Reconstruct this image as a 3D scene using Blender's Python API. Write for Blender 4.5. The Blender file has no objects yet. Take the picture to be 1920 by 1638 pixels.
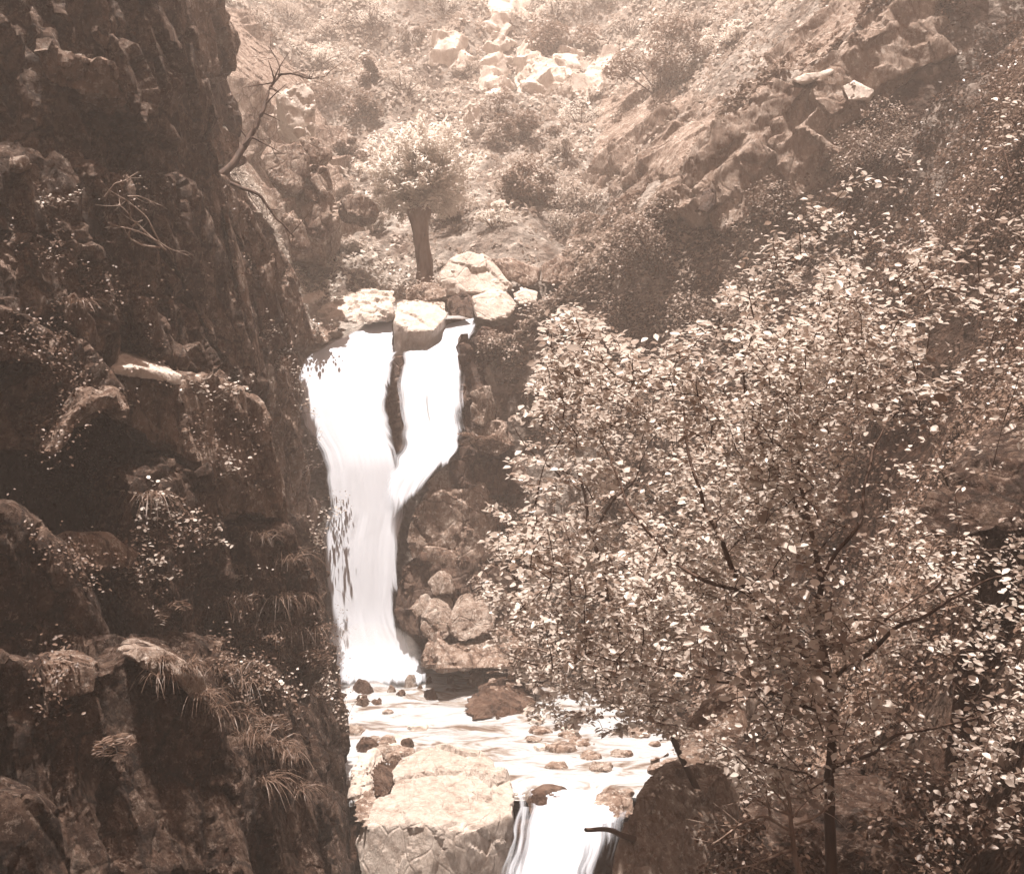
import bpy, bmesh, math, random
import numpy as np
from mathutils import Vector, Matrix

# ------------------------------------------------------------------ camera, sky, sun, exposure
scene = bpy.context.scene
C = scene.collection
FPX, HZ = 2059.0, 700.0            # focal length and eye level in photograph pixels (1920 wide)
cam_data = bpy.data.cameras.new('camera')
cam_data.sensor_width = 36.0
cam_data.lens = 36.0 * FPX / 1920.0
cam_data.shift_y = -(819.0 - HZ) / 1920.0      # a view camera with its front lowered a little
cam_data.clip_end = 800.0
cam_data.clip_start = 0.05
cam = bpy.data.objects.new('camera', cam_data)
cam.location = (0, 0, 0)
cam.rotation_euler = (math.radians(90), 0, 0)
C.objects.link(cam)
scene.camera = cam

SUN_DIR = Vector((-0.09, 0.03, 0.98)).normalized()      # towards the sun
SUN_EL = math.asin(SUN_DIR.z)
SUN_AZ = math.atan2(SUN_DIR.x, SUN_DIR.y)
world = bpy.data.worlds.new('World')
scene.world = world
world.use_nodes = True
wn, wl = world.node_tree.nodes, world.node_tree.links
wn.clear()
sky = wn.new('ShaderNodeTexSky')
sky.sky_type = 'NISHITA'
sky.sun_disc = False
sky.sun_elevation = SUN_EL
sky.sun_rotation = SUN_AZ
sky.dust_density = 3.0
hsv = wn.new('ShaderNodeHueSaturation')        # the plate is monochrome: keep the sky's light close to neutral
hsv.inputs['Saturation'].default_value = 0.12
wb = wn.new('ShaderNodeBackground')
wb.inputs['Strength'].default_value = 0.05
wo = wn.new('ShaderNodeOutputWorld')
wl.new(sky.outputs[0], hsv.inputs['Color'])
tint = wn.new('ShaderNodeMixRGB')
tint.blend_type = 'MULTIPLY'
tint.inputs['Fac'].default_value = 1.0
tint.inputs['Color2'].default_value = (1.0, 0.57, 0.41, 1)
wl.new(hsv.outputs[0], tint.inputs['Color1'])
wl.new(tint.outputs[0], wb.inputs['Color'])
wl.new(wb.outputs[0], wo.inputs['Surface'])

sun_data = bpy.data.lights.new('sun', 'SUN')
sun_data.energy = 5.0
sun_data.angle = math.radians(0.6)
sun_data.color = (1.0, 0.89, 0.80)
sun = bpy.data.objects.new('sun', sun_data)
sun.rotation_euler = SUN_DIR.to_track_quat('Z', 'Y').to_euler()
C.objects.link(sun)

vs = scene.view_settings
vs.view_transform = 'Standard'
vs.look = 'None'
vs.gamma = 1.0
vs.exposure = 1.24
vs.use_curve_mapping = False
scene.cycles.max_bounces = 5
scene.cycles.diffuse_bounces = 2
scene.cycles.glossy_bounces = 2
scene.cycles.transmission_bounces = 4
scene.cycles.volume_bounces = 1
scene.cycles.transparent_max_bounces = 10
scene.cycles.use_denoising = True
scene.cycles.use_adaptive_sampling = True
scene.cycles.adaptive_threshold = 0.03

rng = np.random.default_rng(7)
random.seed(7)


# ------------------------------------------------------------------ helpers
def P(u, v, Y):
    """A point Y metres away that the photograph shows at pixel (u, v)."""
    return np.array(((u - 960.0) / FPX * Y, Y, (HZ - v) / FPX * Y))


def _h(ix, iy, iz, seed):
    n = (ix * 374761393 + iy * 668265263 + iz * 2147483647 + seed * 1274126177) & 0xFFFFFFFF
    n = ((n ^ (n >> 13)) * 1274126177) & 0xFFFFFFFF
    n = (n ^ (n >> 16)) & 0xFFFFFFFF
    return n / 4294967295.0


def vnoise(p, seed=0):
    p = np.asarray(p, dtype=float)
    i = np.floor(p).astype(np.int64)
    f = p - i
    f = f * f * f * (f * (f * 6 - 15) + 10)
    x, y, z = i[:, 0], i[:, 1], i[:, 2]
    out = 0
    for dx in (0, 1):
        wx = f[:, 0] if dx else 1 - f[:, 0]
        for dy in (0, 1):
            wy = f[:, 1] if dy else 1 - f[:, 1]
            for dz in (0, 1):
                wz = f[:, 2] if dz else 1 - f[:, 2]
                out = out + wx * wy * wz * _h(x + dx, y + dy, z + dz, seed)
    return out * 2 - 1


def fbm(p, octv=4, seed=0, gain=0.5):
    p = np.asarray(p, dtype=float)
    a, s = 1.0, 0
    for k in range(octv):
        s = s + a * vnoise(p, seed + k * 17)
        p = p * 2.03 + 3.7
        a *= gain
    return s


def cells(p, seed=0):
    """Worley cells: a random value for the nearest cell and the gap between the two nearest."""
    p = np.asarray(p, dtype=float)
    i = np.floor(p).astype(np.int64)
    b1 = np.full(len(p), 9.0)
    b2 = np.full(len(p), 9.0)
    val = np.zeros(len(p))
    tilt = np.zeros(len(p))
    for dx in (-1, 0, 1):
        for dy in (-1, 0, 1):
            for dz in (-1, 0, 1):
                q = i + np.array((dx, dy, dz))
                c = q + np.stack([_h(q[:, 0], q[:, 1], q[:, 2], seed + k) for k in (1, 2, 3)], 1)
                d = np.linalg.norm(c - p, axis=1)
                w = _h(q[:, 0], q[:, 1], q[:, 2], seed + 9)
                g = np.stack([_h(q[:, 0], q[:, 1], q[:, 2], seed + k) for k in (12, 13, 14)], 1) * 2 - 1
                near = d < b1
                tilt = np.where(near, np.sum(g * (p - c), 1), tilt)
                b2 = np.where(near, b1, np.minimum(b2, d))
                val = np.where(near, w, val)
                b1 = np.minimum(b1, d)
    return val, b2 - b1, tilt


def unit(a):
    return a / np.maximum(np.linalg.norm(a, axis=-1, keepdims=True), 1e-9)


def in_poly(u, v, poly):
    inside = np.zeros(len(u), bool)
    j = len(poly) - 1
    for i in range(len(poly)):
        xi, yi = poly[i]; xj, yj = poly[j]
        c = ((yi > v) != (yj > v)) & (u < (xj - xi) * (v - yi) / (yj - yi + 1e-9) + xi)
        inside ^= c
        j = i
    return inside


def mesh_np(name, verts, faces, smooth=True, attr=None):
    """faces: (n, k) int array, all polygons with the same number of corners."""
    verts = np.asarray(verts, dtype=np.float32)
    faces = np.asarray(faces, dtype=np.int32)
    m = bpy.data.meshes.new(name)
    m.vertices.add(len(verts))
    m.vertices.foreach_set('co', verts.ravel())
    nf, k = faces.shape
    m.loops.add(nf * k)
    m.loops.foreach_set('vertex_index', faces.ravel())
    m.polygons.add(nf)
    m.polygons.foreach_set('loop_start', np.arange(0, nf * k, k, dtype=np.int32))
    m.polygons.foreach_set('loop_total', np.full(nf, k, dtype=np.int32))
    if smooth:
        m.polygons.foreach_set('use_smooth', np.ones(nf, dtype=bool))
    for an, av in (attr or {}).items():
        at = m.attributes.new(an, 'FLOAT', 'POINT')
        at.data.foreach_set('value', np.asarray(av, dtype=np.float32))
    m.update()
    m.validate()
    return m


def obj(name, mesh, mat=None, parent=None, loc=None):
    o = bpy.data.objects.new(name, mesh)
    C.objects.link(o)
    if mesh is not None and mat is not None and not mesh.materials:
        mesh.materials.append(mat)
    if loc is not None:
        o.location = loc
    if parent is not None:
        o.parent = parent
    return o


def tag(o, label=None, cat=None, group=None, kind=None):
    if label:
        o['label'] = label
    if cat:
        o['category'] = cat
    if group:
        o['group'] = group
    if kind:
        o['kind'] = kind
    return o


def thing(name, loc, label, cat, group=None):
    o = bpy.data.objects.new(name, None)
    o.empty_display_size = 0.2
    C.objects.link(o)
    o.location = tuple(float(c) for c in loc)
    return tag(o, label, cat, group)


def part(name, mesh_args, mat, root, kind=None, smooth=True):
    """mesh_args = (verts in world space, faces, attributes)."""
    v, f, a = mesh_args
    m = mesh_np(name, np.asarray(v) - np.array(root.location), f, smooth, a)
    o = obj(name, m, mat, root)
    if kind:
        o['kind'] = kind
    return o


# ------------------------------------------------------------------ materials (tones of a brown-toned print)
def S(L, warm=1.0):
    """A brown-print tone of luminance L: deep tones redder, light tones nearly neutral."""
    w = math.exp(-L * 4.0) * warm
    d = math.exp(-L * 22.0) * warm * 0.7
    return (min(1, L * (1.02 + 0.60 * w) * (1 + 0.45 * d)), L * (0.985 - 0.06 * w) * (1 - 0.18 * d), L * (0.93 - 0.36 * w) * (1 - 0.35 * d), 1.0)


def nodes_of(name):
    m = bpy.data.materials.new(name)
    m.use_nodes = True
    nt = m.node_tree
    nt.nodes.clear()
    return m, nt.nodes, nt.links


def ramp(n, stops):
    r = n.new('ShaderNodeValToRGB')
    e = r.color_ramp.elements
    while len(e) < len(stops):
        e.new(0.5)
    for k, (p, c) in enumerate(stops):
        e[k].position = p
        e[k].color = c
    return r


def rock_mat(name, dark, mid, light, scale=1.0, lichen=0.5, rough=0.85, bump=0.6, stretch=(1, 1, 0.6), tilt=0.35, moss=0.75, joints=0.9):
    m, n, l = nodes_of(name)
    tc = n.new('ShaderNodeTexCoord')
    geo = n.new('ShaderNodeNewGeometry')
    mp = n.new('ShaderNodeMapping')
    mp.inputs['Scale'].default_value = [scale * s for s in stretch]
    mp.inputs['Rotation'].default_value = (0, tilt, 0)
    l.new(geo.outputs['Position'], mp.inputs['Vector'])
    n1 = n.new('ShaderNodeTexNoise')
    n1.inputs['Scale'].default_value = 2.6
    n1.inputs['Detail'].default_value = 6
    n1.inputs['Roughness'].default_value = 0.75
    n1.inputs['Distortion'].default_value = 0.1
    l.new(mp.outputs[0], n1.inputs['Vector'])
    r1 = ramp(n, [(0.34, S(dark)), (0.5, S(mid)), (0.68, S(light))])
    l.new(n1.outputs['Fac'], r1.inputs['Fac'])
    # lichen spots
    n2 = n.new('ShaderNodeTexNoise')
    n2.inputs['Scale'].default_value = 9 * scale
    n2.inputs['Detail'].default_value = 5
    n2.inputs['Roughness'].default_value = 0.82
    l.new(geo.outputs['Position'], n2.inputs['Vector'])
    r2 = ramp(n, [(0.53, (0, 0, 0, 1)), (0.62, (lichen * 1.3, lichen * 1.3, lichen * 1.3, 1))])
    l.new(n2.outputs['Fac'], r2.inputs['Fac'])
    mx = n.new('ShaderNodeMixRGB')
    mx.inputs['Color2'].default_value = S(min(0.75, light * 1.9))
    l.new(r2.outputs[0], mx.inputs['Fac'])
    l.new(r1.outputs[0], mx.inputs['Color1'])
    # dark moss and wet stains in patches
    n3 = n.new('ShaderNodeTexNoise')
    n3.inputs['Scale'].default_value = 2.7 * scale
    n3.inputs['Detail'].default_value = 5
    n3.inputs['Roughness'].default_value = 0.7
    l.new(mp.outputs[0], n3.inputs['Vector'])
    r3 = ramp(n, [(0.50, (0, 0, 0, 1)), (0.62, (moss, moss, moss, 1))])
    l.new(n3.outputs['Fac'], r3.inputs['Fac'])
    mx2 = n.new('ShaderNodeMixRGB')
    mx2.inputs['Color2'].default_value = S(dark * 0.6)
    l.new(r3.outputs[0], mx2.inputs['Fac'])
    l.new(mx.outputs[0], mx2.inputs['Color1'])
    # dark lines along the joints
    vc = n.new('ShaderNodeTexVoronoi')
    vc.feature = 'DISTANCE_TO_EDGE'
    vc.inputs['Scale'].default_value = 1.1
    nd = n.new('ShaderNodeVectorMath')
    nd.operation = 'MULTIPLY_ADD'
    nd.inputs[1].default_value = (.35, .35, .35)
    l.new(n1.outputs['Color'], nd.inputs[0])
    l.new(mp.outputs[0], nd.inputs[2])
    l.new(nd.outputs[0], vc.inputs['Vector'])
    rc = ramp(n, [(0.0, (joints, joints, joints, 1)), (0.03, (0, 0, 0, 1))])
    l.new(vc.outputs['Distance'], rc.inputs['Fac'])
    mx3 = n.new('ShaderNodeMixRGB')
    mx3.inputs['Color2'].default_value = S(dark * 0.5)
    l.new(rc.outputs[0], mx3.inputs['Fac'])
    l.new(mx2.outputs[0], mx3.inputs['Color1'])
    mx2 = mx3
    # relief
    n4 = n.new('ShaderNodeTexNoise')
    n4.inputs['Scale'].default_value = 7.0
    n4.inputs['Detail'].default_value = 8
    n4.inputs['Roughness'].default_value = 0.72
    l.new(mp.outputs[0], n4.inputs['Vector'])
    v1 = n.new('ShaderNodeTexVoronoi')
    v1.feature = 'DISTANCE_TO_EDGE'
    v1.inputs['Scale'].default_value = 1.7
    l.new(mp.outputs[0], v1.inputs['Vector'])
    rv = ramp(n, [(0.0, (0, 0, 0, 1)), (0.05, (1, 1, 1, 1))])
    l.new(v1.outputs['Distance'], rv.inputs['Fac'])
    ad = n.new('ShaderNodeMath')
    ad.operation = 'MULTIPLY_ADD'
    ad.inputs[1].default_value = 0.25
    l.new(rv.outputs[0], ad.inputs[0])
    l.new(n4.outputs['Fac'], ad.inputs[2])
    bp = n.new('ShaderNodeBump')
    bp.inputs['Strength'].default_value = bump
    bp.inputs['Distance'].default_value = 0.16
    l.new(ad.outputs[0], bp.inputs['Height'])
    b = n.new('ShaderNodeBsdfPrincipled')
    b.inputs['Roughness'].default_value = rough
    b.inputs['Specular IOR Level'].default_value = 0.3
    l.new(mx2.outputs[0], b.inputs['Base Color'])
    l.new(bp.outputs[0], b.inputs['Normal'])
    o = n.new('ShaderNodeOutputMaterial')
    l.new(b.outputs[0], o.inputs['Surface'])
    return m


def leaf_mat(name, lo, hi, trans=0.35, rough=0.4, objrnd=False, spec=0.4):
    m, n, l = nodes_of(name)
    if objrnd:
        a = n.new('ShaderNodeObjectInfo')
        out = a.outputs['Random']
    else:
        a = n.new('ShaderNodeAttribute')
        a.attribute_name = 'rnd'
        out = a.outputs['Fac']
    r = ramp(n, [(0.0, S(lo)), (0.55, S((lo + hi) / 2)), (1.0, S(hi))])
    l.new(out, r.inputs['Fac'])
    b = n.new('ShaderNodeBsdfPrincipled')
    b.inputs['Roughness'].default_value = rough
    b.inputs['Specular IOR Level'].default_value = spec
    l.new(r.outputs[0], b.inputs['Base Color'])
    t = n.new('ShaderNodeBsdfTranslucent')
    l.new(r.outputs[0], t.inputs['Color'])
    mx = n.new('ShaderNodeMixShader')
    mx.inputs['Fac'].default_value = trans
    l.new(b.outputs[0], mx.inputs[1])
    l.new(t.outputs[0], mx.inputs[2])
    o = n.new('ShaderNodeOutputMaterial')
    l.new(mx.outputs[0], o.inputs['Surface'])
    return m


def bark_mat(name, lo, hi, scale=14):
    m, n, l = nodes_of(name)
    geo = n.new('ShaderNodeNewGeometry')
    mp = n.new('ShaderNodeMapping')
    mp.inputs['Scale'].default_value = (scale, scale, scale * 0.25)
    l.new(geo.outputs['Position'], mp.inputs['Vector'])
    nz = n.new('ShaderNodeTexNoise')
    nz.inputs['Scale'].default_value = 1.0
    nz.inputs['Detail'].default_value = 7
    l.new(mp.outputs[0], nz.inputs['Vector'])
    r = ramp(n, [(0.35, S(lo)), (0.65, S(hi))])
    l.new(nz.outputs['Fac'], r.inputs['Fac'])
    bp = n.new('ShaderNodeBump')
    bp.inputs['Strength'].default_value = 0.7
    bp.inputs['Distance'].default_value = 0.03
    l.new(nz.outputs['Fac'], bp.inputs['Height'])
    b = n.new('ShaderNodeBsdfPrincipled')
    b.inputs['Roughness'].default_value = 0.8
    l.new(r.outputs[0], b.inputs['Base Color'])
    l.new(bp.outputs[0], b.inputs['Normal'])
    o = n.new('ShaderNodeOutputMaterial')
    l.new(b.outputs[0], o.inputs['Surface'])
    return m


def soil_mat(name):
    """Leaf litter, turf and scree of the gorge sides."""
    m, n, l = nodes_of(name)
    geo = n.new('ShaderNodeNewGeometry')
    n1 = n.new('ShaderNodeTexNoise')
    n1.inputs['Scale'].default_value = 0.6
    n1.inputs['Detail'].default_value = 10
    n1.inputs['Roughness'].default_value = 0.7
    l.new(geo.outputs['Position'], n1.inputs['Vector'])
    r = ramp(n, [(0.36, S(0.07, .5)), (0.5, S(0.17, .3)), (0.66, S(0.36, .3))])
    l.new(n1.outputs['Fac'], r.inputs['Fac'])
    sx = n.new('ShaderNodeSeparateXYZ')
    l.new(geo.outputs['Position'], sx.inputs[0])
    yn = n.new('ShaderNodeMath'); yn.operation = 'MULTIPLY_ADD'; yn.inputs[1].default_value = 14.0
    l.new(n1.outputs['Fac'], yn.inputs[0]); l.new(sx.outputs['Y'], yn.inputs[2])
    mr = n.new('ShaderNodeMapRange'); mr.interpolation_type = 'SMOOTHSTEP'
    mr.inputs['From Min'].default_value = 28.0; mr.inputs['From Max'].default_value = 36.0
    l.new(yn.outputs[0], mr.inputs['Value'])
    rh = ramp(n, [(0.36, S(0.012)), (0.5, S(0.026, .7)), (0.66, S(0.055, .5))])      # near ground darkened: the bank's shade is put into its colour
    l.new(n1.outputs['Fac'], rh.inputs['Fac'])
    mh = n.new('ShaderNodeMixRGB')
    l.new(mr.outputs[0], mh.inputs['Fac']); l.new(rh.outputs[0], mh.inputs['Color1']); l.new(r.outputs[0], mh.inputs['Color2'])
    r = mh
    n2 = n.new('ShaderNodeTexVoronoi')
    n2.inputs['Scale'].default_value = 6.0
    l.new(geo.outputs['Position'], n2.inputs['Vector'])
    mx = n.new('ShaderNodeMixRGB')
    mx.blend_type = 'OVERLAY'
    mx.inputs['Fac'].default_value = 0.5
    l.new(r.outputs[0], mx.inputs['Color1'])
    sep = n.new('ShaderNodeRGBToBW')
    l.new(n2.outputs['Color'], sep.inputs[0])
    l.new(sep.outputs[0], mx.inputs['Color2'])
    n3 = n.new('ShaderNodeTexNoise')
    n3.inputs['Scale'].default_value = 6.0
    n3.inputs['Detail'].default_value = 8
    l.new(geo.outputs['Position'], n3.inputs['Vector'])
    bp = n.new('ShaderNodeBump')
    bp.inputs['Strength'].default_value = 0.9
    bp.inputs['Distance'].default_value = 0.15
    l.new(n3.outputs['Fac'], bp.inputs['Height'])
    b = n.new('ShaderNodeBsdfPrincipled')
    b.inputs['Roughness'].default_value = 0.95
    b.inputs['Specular IOR Level'].default_value = 0.1
    l.new(mx.outputs[0], b.inputs['Base Color'])
    l.new(bp.outputs[0], b.inputs['Normal'])
    o = n.new('ShaderNodeOutputMaterial')
    l.new(b.outputs[0], o.inputs['Surface'])
    return m


def fall_mat():
    """Falling white water: dense in the middle, torn into threads towards its edges."""
    m, n, l = nodes_of('falling_water')
    au = n.new('ShaderNodeAttribute'); au.attribute_name = 'across'
    ad_ = n.new('ShaderNodeAttribute'); ad_.attribute_name = 'down'
    ae = n.new('ShaderNodeAttribute'); ae.attribute_name = 'cover'
    cx = n.new('ShaderNodeCombineXYZ')
    mu = n.new('ShaderNodeMath'); mu.operation = 'MULTIPLY'; mu.inputs[1].default_value = 7.0
    md = n.new('ShaderNodeMath'); md.operation = 'MULTIPLY'; md.inputs[1].default_value = 0.55
    l.new(au.outputs['Fac'], mu.inputs[0]); l.new(ad_.outputs['Fac'], md.inputs[0])
    l.new(mu.outputs[0], cx.inputs[0]); l.new(md.outputs[0], cx.inputs[1])
    nz = n.new('ShaderNodeTexNoise')
    nz.inputs['Scale'].default_value = 1.0
    nz.inputs['Detail'].default_value = 6
    nz.inputs['Roughness'].default_value = 0.6
    l.new(cx.outputs[0], nz.inputs['Vector'])
    sm = n.new('ShaderNodeMath'); sm.operation = 'MULTIPLY_ADD'; sm.inputs[1].default_value = 1.3; sm.inputs[2].default_value = -0.65
    l.new(nz.outputs['Fac'], sm.inputs[0])
    s2 = n.new('ShaderNodeMath'); s2.operation = 'ADD'
    l.new(sm.outputs[0], s2.inputs[0]); l.new(ae.outputs['Fac'], s2.inputs[1])
    mr = n.new('ShaderNodeMapRange')
    mr.interpolation_type = 'SMOOTHSTEP'
    mr.inputs['From Min'].default_value = 0.05
    mr.inputs['From Max'].default_value = 0.5
    l.new(s2.outputs[0], mr.inputs['Value'])
    d = n.new('ShaderNodeBsdfDiffuse'); d.inputs['Color'].default_value = (0.62, 0.67, 0.75, 1)
    t = n.new('ShaderNodeBsdfTranslucent'); t.inputs['Color'].default_value = (0.62, 0.67, 0.75, 1)
    bp = n.new('ShaderNodeBump'); bp.inputs['Strength'].default_value = 0.05; bp.inputs['Distance'].default_value = 0.05
    l.new(nz.outputs['Fac'], bp.inputs['Height'])
    va = n.new('ShaderNodeVectorMath'); va.operation = 'ADD'; va.inputs[1].default_value = (0, 0, 1.1)   # normals bent upward to brighten the sheet, as scattering droplets would
    vn = n.new('ShaderNodeVectorMath'); vn.operation = 'NORMALIZE'
    l.new(bp.outputs[0], va.inputs[0]); l.new(va.outputs[0], vn.inputs[0]); l.new(vn.outputs[0], d.inputs['Normal'])
    mx = n.new('ShaderNodeMixShader'); mx.inputs['Fac'].default_value = 0.2
    l.new(d.outputs[0], mx.inputs[1]); l.new(t.outputs[0], mx.inputs[2])
    tr = n.new('ShaderNodeBsdfTransparent')
    m2 = n.new('ShaderNodeMixShader')
    l.new(mr.outputs[0], m2.inputs['Fac'])
    l.new(tr.outputs[0], m2.inputs[1]); l.new(mx.outputs[0], m2.inputs[2])
    o = n.new('ShaderNodeOutputMaterial')
    l.new(m2.outputs[0], o.inputs['Surface'])
    return m


def pool_mat():
    m, n, l = nodes_of('stream_water')
    geo = n.new('ShaderNodeNewGeometry')
    mp = n.new('ShaderNodeMapping'); mp.inputs['Scale'].default_value = (0.9, 2.2, 1.0)
    l.new(geo.outputs['Position'], mp.inputs['Vector'])
    nz = n.new('ShaderNodeTexNoise'); nz.inputs['Scale'].default_value = 1.3; nz.inputs['Detail'].default_value = 9; nz.inputs['Roughness'].default_value = 0.65
    nz.inputs['Distortion'].default_value = 0.8
    l.new(mp.outputs[0], nz.inputs['Vector'])
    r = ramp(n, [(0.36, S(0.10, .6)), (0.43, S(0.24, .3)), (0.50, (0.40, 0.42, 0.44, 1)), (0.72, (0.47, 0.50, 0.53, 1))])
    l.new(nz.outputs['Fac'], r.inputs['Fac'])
    n2 = n.new('ShaderNodeTexNoise'); n2.inputs['Scale'].default_value = 5; n2.inputs['Detail'].default_value = 6
    l.new(mp.outputs[0], n2.inputs['Vector'])
    bp = n.new('ShaderNodeBump'); bp.inputs['Strength'].default_value = 0.5; bp.inputs['Distance'].default_value = 0.06
    l.new(n2.outputs['Fac'], bp.inputs['Height'])
    b = n.new('ShaderNodeBsdfPrincipled')
    b.inputs['Roughness'].default_value = 0.18
    b.inputs['IOR'].default_value = 1.33
    l.new(r.outputs[0], b.inputs['Base Color'])
    l.new(bp.outputs[0], b.inputs['Normal'])
    o = n.new('ShaderNodeOutputMaterial')
    l.new(b.outputs[0], o.inputs['Surface'])
    return m


M = dict(
    cliff=rock_mat('mossy_cliff_rock', 0.018, 0.072, 0.23, 1.1, 0.4, 0.85, 1.0, (1, 1, 0.85)),
    ledge=rock_mat('lichened_ledge_rock', 0.06, 0.15, 0.30, 1.1, 0.5, 0.85, 0.8),
    dark=rock_mat('wet_dark_rock', 0.02, 0.06, 0.14, 1.2, 0.25, 0.5, 0.7),
    grey=rock_mat('weathered_rock', 0.07, 0.20, 0.36, 1.2, 0.5, 0.85, 0.6),
    pale=rock_mat('bleached_stream_rock', 0.34, 0.50, 0.60, 1.2, 0.3, 0.8, 0.45, moss=0.2, joints=0.15),
    flat=rock_mat('big_slab_rock', 0.28, 0.46, 0.58, 1.6, 0.4, 0.8, 0.7, moss=0.25, joints=0.25),
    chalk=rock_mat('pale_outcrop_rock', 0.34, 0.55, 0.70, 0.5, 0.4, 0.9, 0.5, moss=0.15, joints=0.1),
    slope=rock_mat('striped_slope_rock', 0.12, 0.25, 0.42, 0.7, 0.35, 0.9, 0.9, (1.3, 1.3, 0.5), 0.6, moss=0.5, joints=0.4),
    mottle=rock_mat('mottled_bank_rock', 0.12, 0.28, 0.45, 1.6, 0.5, 0.85, 0.8, moss=0.6, joints=0.4),
    lower=rock_mat('shade_toned_mossy_rock', 0.010, 0.036, 0.14, 1.3, 0.55, 0.85, 1.0, (1, 1, 0.85)),  # cliff rock darkened: shade put into its colour, besides the moss
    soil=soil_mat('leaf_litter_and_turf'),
    fall=fall_mat(), pool=pool_mat(),
    leaf=leaf_mat('broad_leaf', 0.2, 0.8, 0.45, 0.33),
    leaf_obj=leaf_mat('single_broad_leaf', 0.2, 0.8, 0.45, 0.33, True),
    scrub=leaf_mat('slope_scrub_leaf', 0.09, 0.46, 0.3, 0.45),
    thicket=leaf_mat('shade_toned_thicket_leaf', 0.015, 0.20, 0.2, 0.35),  # darker scrub leaf: the near bank's shade is put into its colour
    bush=leaf_mat('bush_leaf', 0.10, 0.28, 0.3, 0.5),
    hill=leaf_mat('haze_paled_turf_leaf', 0.32, 0.68, 0.3, 0.6),  # turf paled so that some distant haze sits in its colour
    willow=leaf_mat('pollard_leaf', 0.6, 0.88, 0.6, 0.45),
    fern=leaf_mat('fern_leaf', 0.04, 0.18, 0.35, 0.45),
    grass=leaf_mat('grass_blade', 0.05, 0.20, 0.35, 0.45),
    bark=bark_mat('dark_bark', 0.02, 0.06),
    bark2=bark_mat('pollard_bark', 0.10, 0.22, 8),
    dead=bark_mat('bleached_dead_wood', 0.12, 0.32, 20),
)

# ------------------------------------------------------------------ the terrain of the gorge
XL = ([0, 7, 10, 13, 15, 17.5, 20, 25, 27, 30, 40, 60, 140], [-3.5, -3.9, -4.6, -4.7, -4.3, -3.3, -3.5, -4.5, -5.2, -5.4, -8, -13, -20])
XR = ([0, 7, 12, 17, 20, 23, 24.6, 25.5, 26.5, 28, 32, 40, 60, 140], [0.3, 0.5, 1.3, 2.5, 2.7, 1.6, -1.6, -2.0, -1.7, 0.2, 1.5, 3.5, 5, 6])
ZF = ([0, 15.6, 16.8, 17.6, 25.2, 26.6, 27.5, 31, 34, 46, 70, 140], [-8.9, -8.9, -8.6, -7.25, -7.25, -0.6, 0.3, 2.25, 4.0, 10.5, 27, 75])
SR = ([0, 16, 20, 27, 34, 60, 140], [2.0, 2.0, 1.9, 0.9, 0.95, 0.7, 0.5])
SL = ([0, 8, 11, 20, 25, 28, 34, 60, 140], [3.0, 4.0, 5.2, 5.2, 3.6, 2.0, 1.6, 0.7, 0.4])


def T0(x, y):
    x = np.asarray(x, float); y = np.asarray(y, float)
    zf = np.interp(y, *ZF)
    dr = np.maximum(0, x - np.interp(y, *XR))
    dl = np.maximum(0, np.interp(y, *XL) - x)
    zr = np.interp(y, *SR) * dr
    zl = np.interp(y, *SL) * dl
    cap = 22.0
    zr = np.where(zr > cap * 0.6, cap * 0.6 + (zr - cap * 0.6) * 0.55, zr)
    zl = np.where(zl > cap * 0.5, cap * 0.5 + (zl - cap * 0.5) * 0.35, zl)
    z = zf + zr + zl
    return np.where(z > 24, 24 + 9 * np.tanh((z - 24) / 9), z)      # the tops of the gorge level off


def T(x, y):
    x = np.asarray(x, float); y = np.asarray(y, float)
    shp = x.shape
    xf, yf = x.ravel(), y.ravel()
    z = T0(xf, yf)
    p = np.stack([xf, yf, np.zeros_like(xf)], 1)
    away = np.clip((yf - 14) / 30, 0.25, 1.6)
    out = np.clip(np.maximum(xf - np.interp(yf, *XR), np.interp(yf, *XL) - xf), 0, 1.5) / 1.5
    up = np.clip((yf - 27) / 6, 0, 1)
    z = z + fbm(p * 0.35, 4, 3) * 0.9 * away * np.maximum(out, up) + fbm(p * 1.7, 3, 5) * 0.16 * np.maximum(out, up * 0.7)
    return z.reshape(shp)


def G(u, v, near=6.0, far=130.0):
    """Distance at which the line of sight through a photograph pixel meets the terrain."""
    for step in (.6, .06):
        Y = np.arange(near, far, step)
        hit = np.nonzero(T((u - 960.0) / FPX * Y, Y) >= (HZ - v) / FPX * Y)[0]
        if not len(hit):
            return far
        near, far = max(near, Y[hit[0]] - .7), Y[hit[0]] + .05
    return float(Y[hit[0]])


def grid_mesh(name, X, Yg, Z, attr=None):
    ny, nx = X.shape
    idx = np.arange(nx * ny).reshape(ny, nx)
    f = np.stack([idx[:-1, :-1], idx[:-1, 1:], idx[1:, 1:], idx[1:, :-1]], -1).reshape(-1, 4)
    return mesh_np(name, np.stack([X.ravel(), Yg.ravel(), Z.ravel()], 1), f, True, attr)


ty = np.concatenate([np.arange(-8, 5, 1.0), np.arange(5, 36, 0.14), np.arange(36, 70, 0.3), np.arange(70, 180, 1.5)])
tu = np.concatenate([np.linspace(-1, -0.3, 60)[:-1], np.linspace(-0.3, 0.3, 180), np.linspace(0.3, 1, 70)[1:]])
TX = np.sign(tu)[None, :] * np.abs(tu)[None, :] ** 1.15 * (26 + np.maximum(ty, 0)[:, None] * 0.75)
TY = np.repeat(ty[:, None], len(tu), 1)
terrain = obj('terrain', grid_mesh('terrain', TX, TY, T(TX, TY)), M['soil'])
tag(terrain, kind='structure')

# ------------------------------------------------------------------ rocks: hulls and slabs grown into fractured stone
PENDING = []


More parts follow.
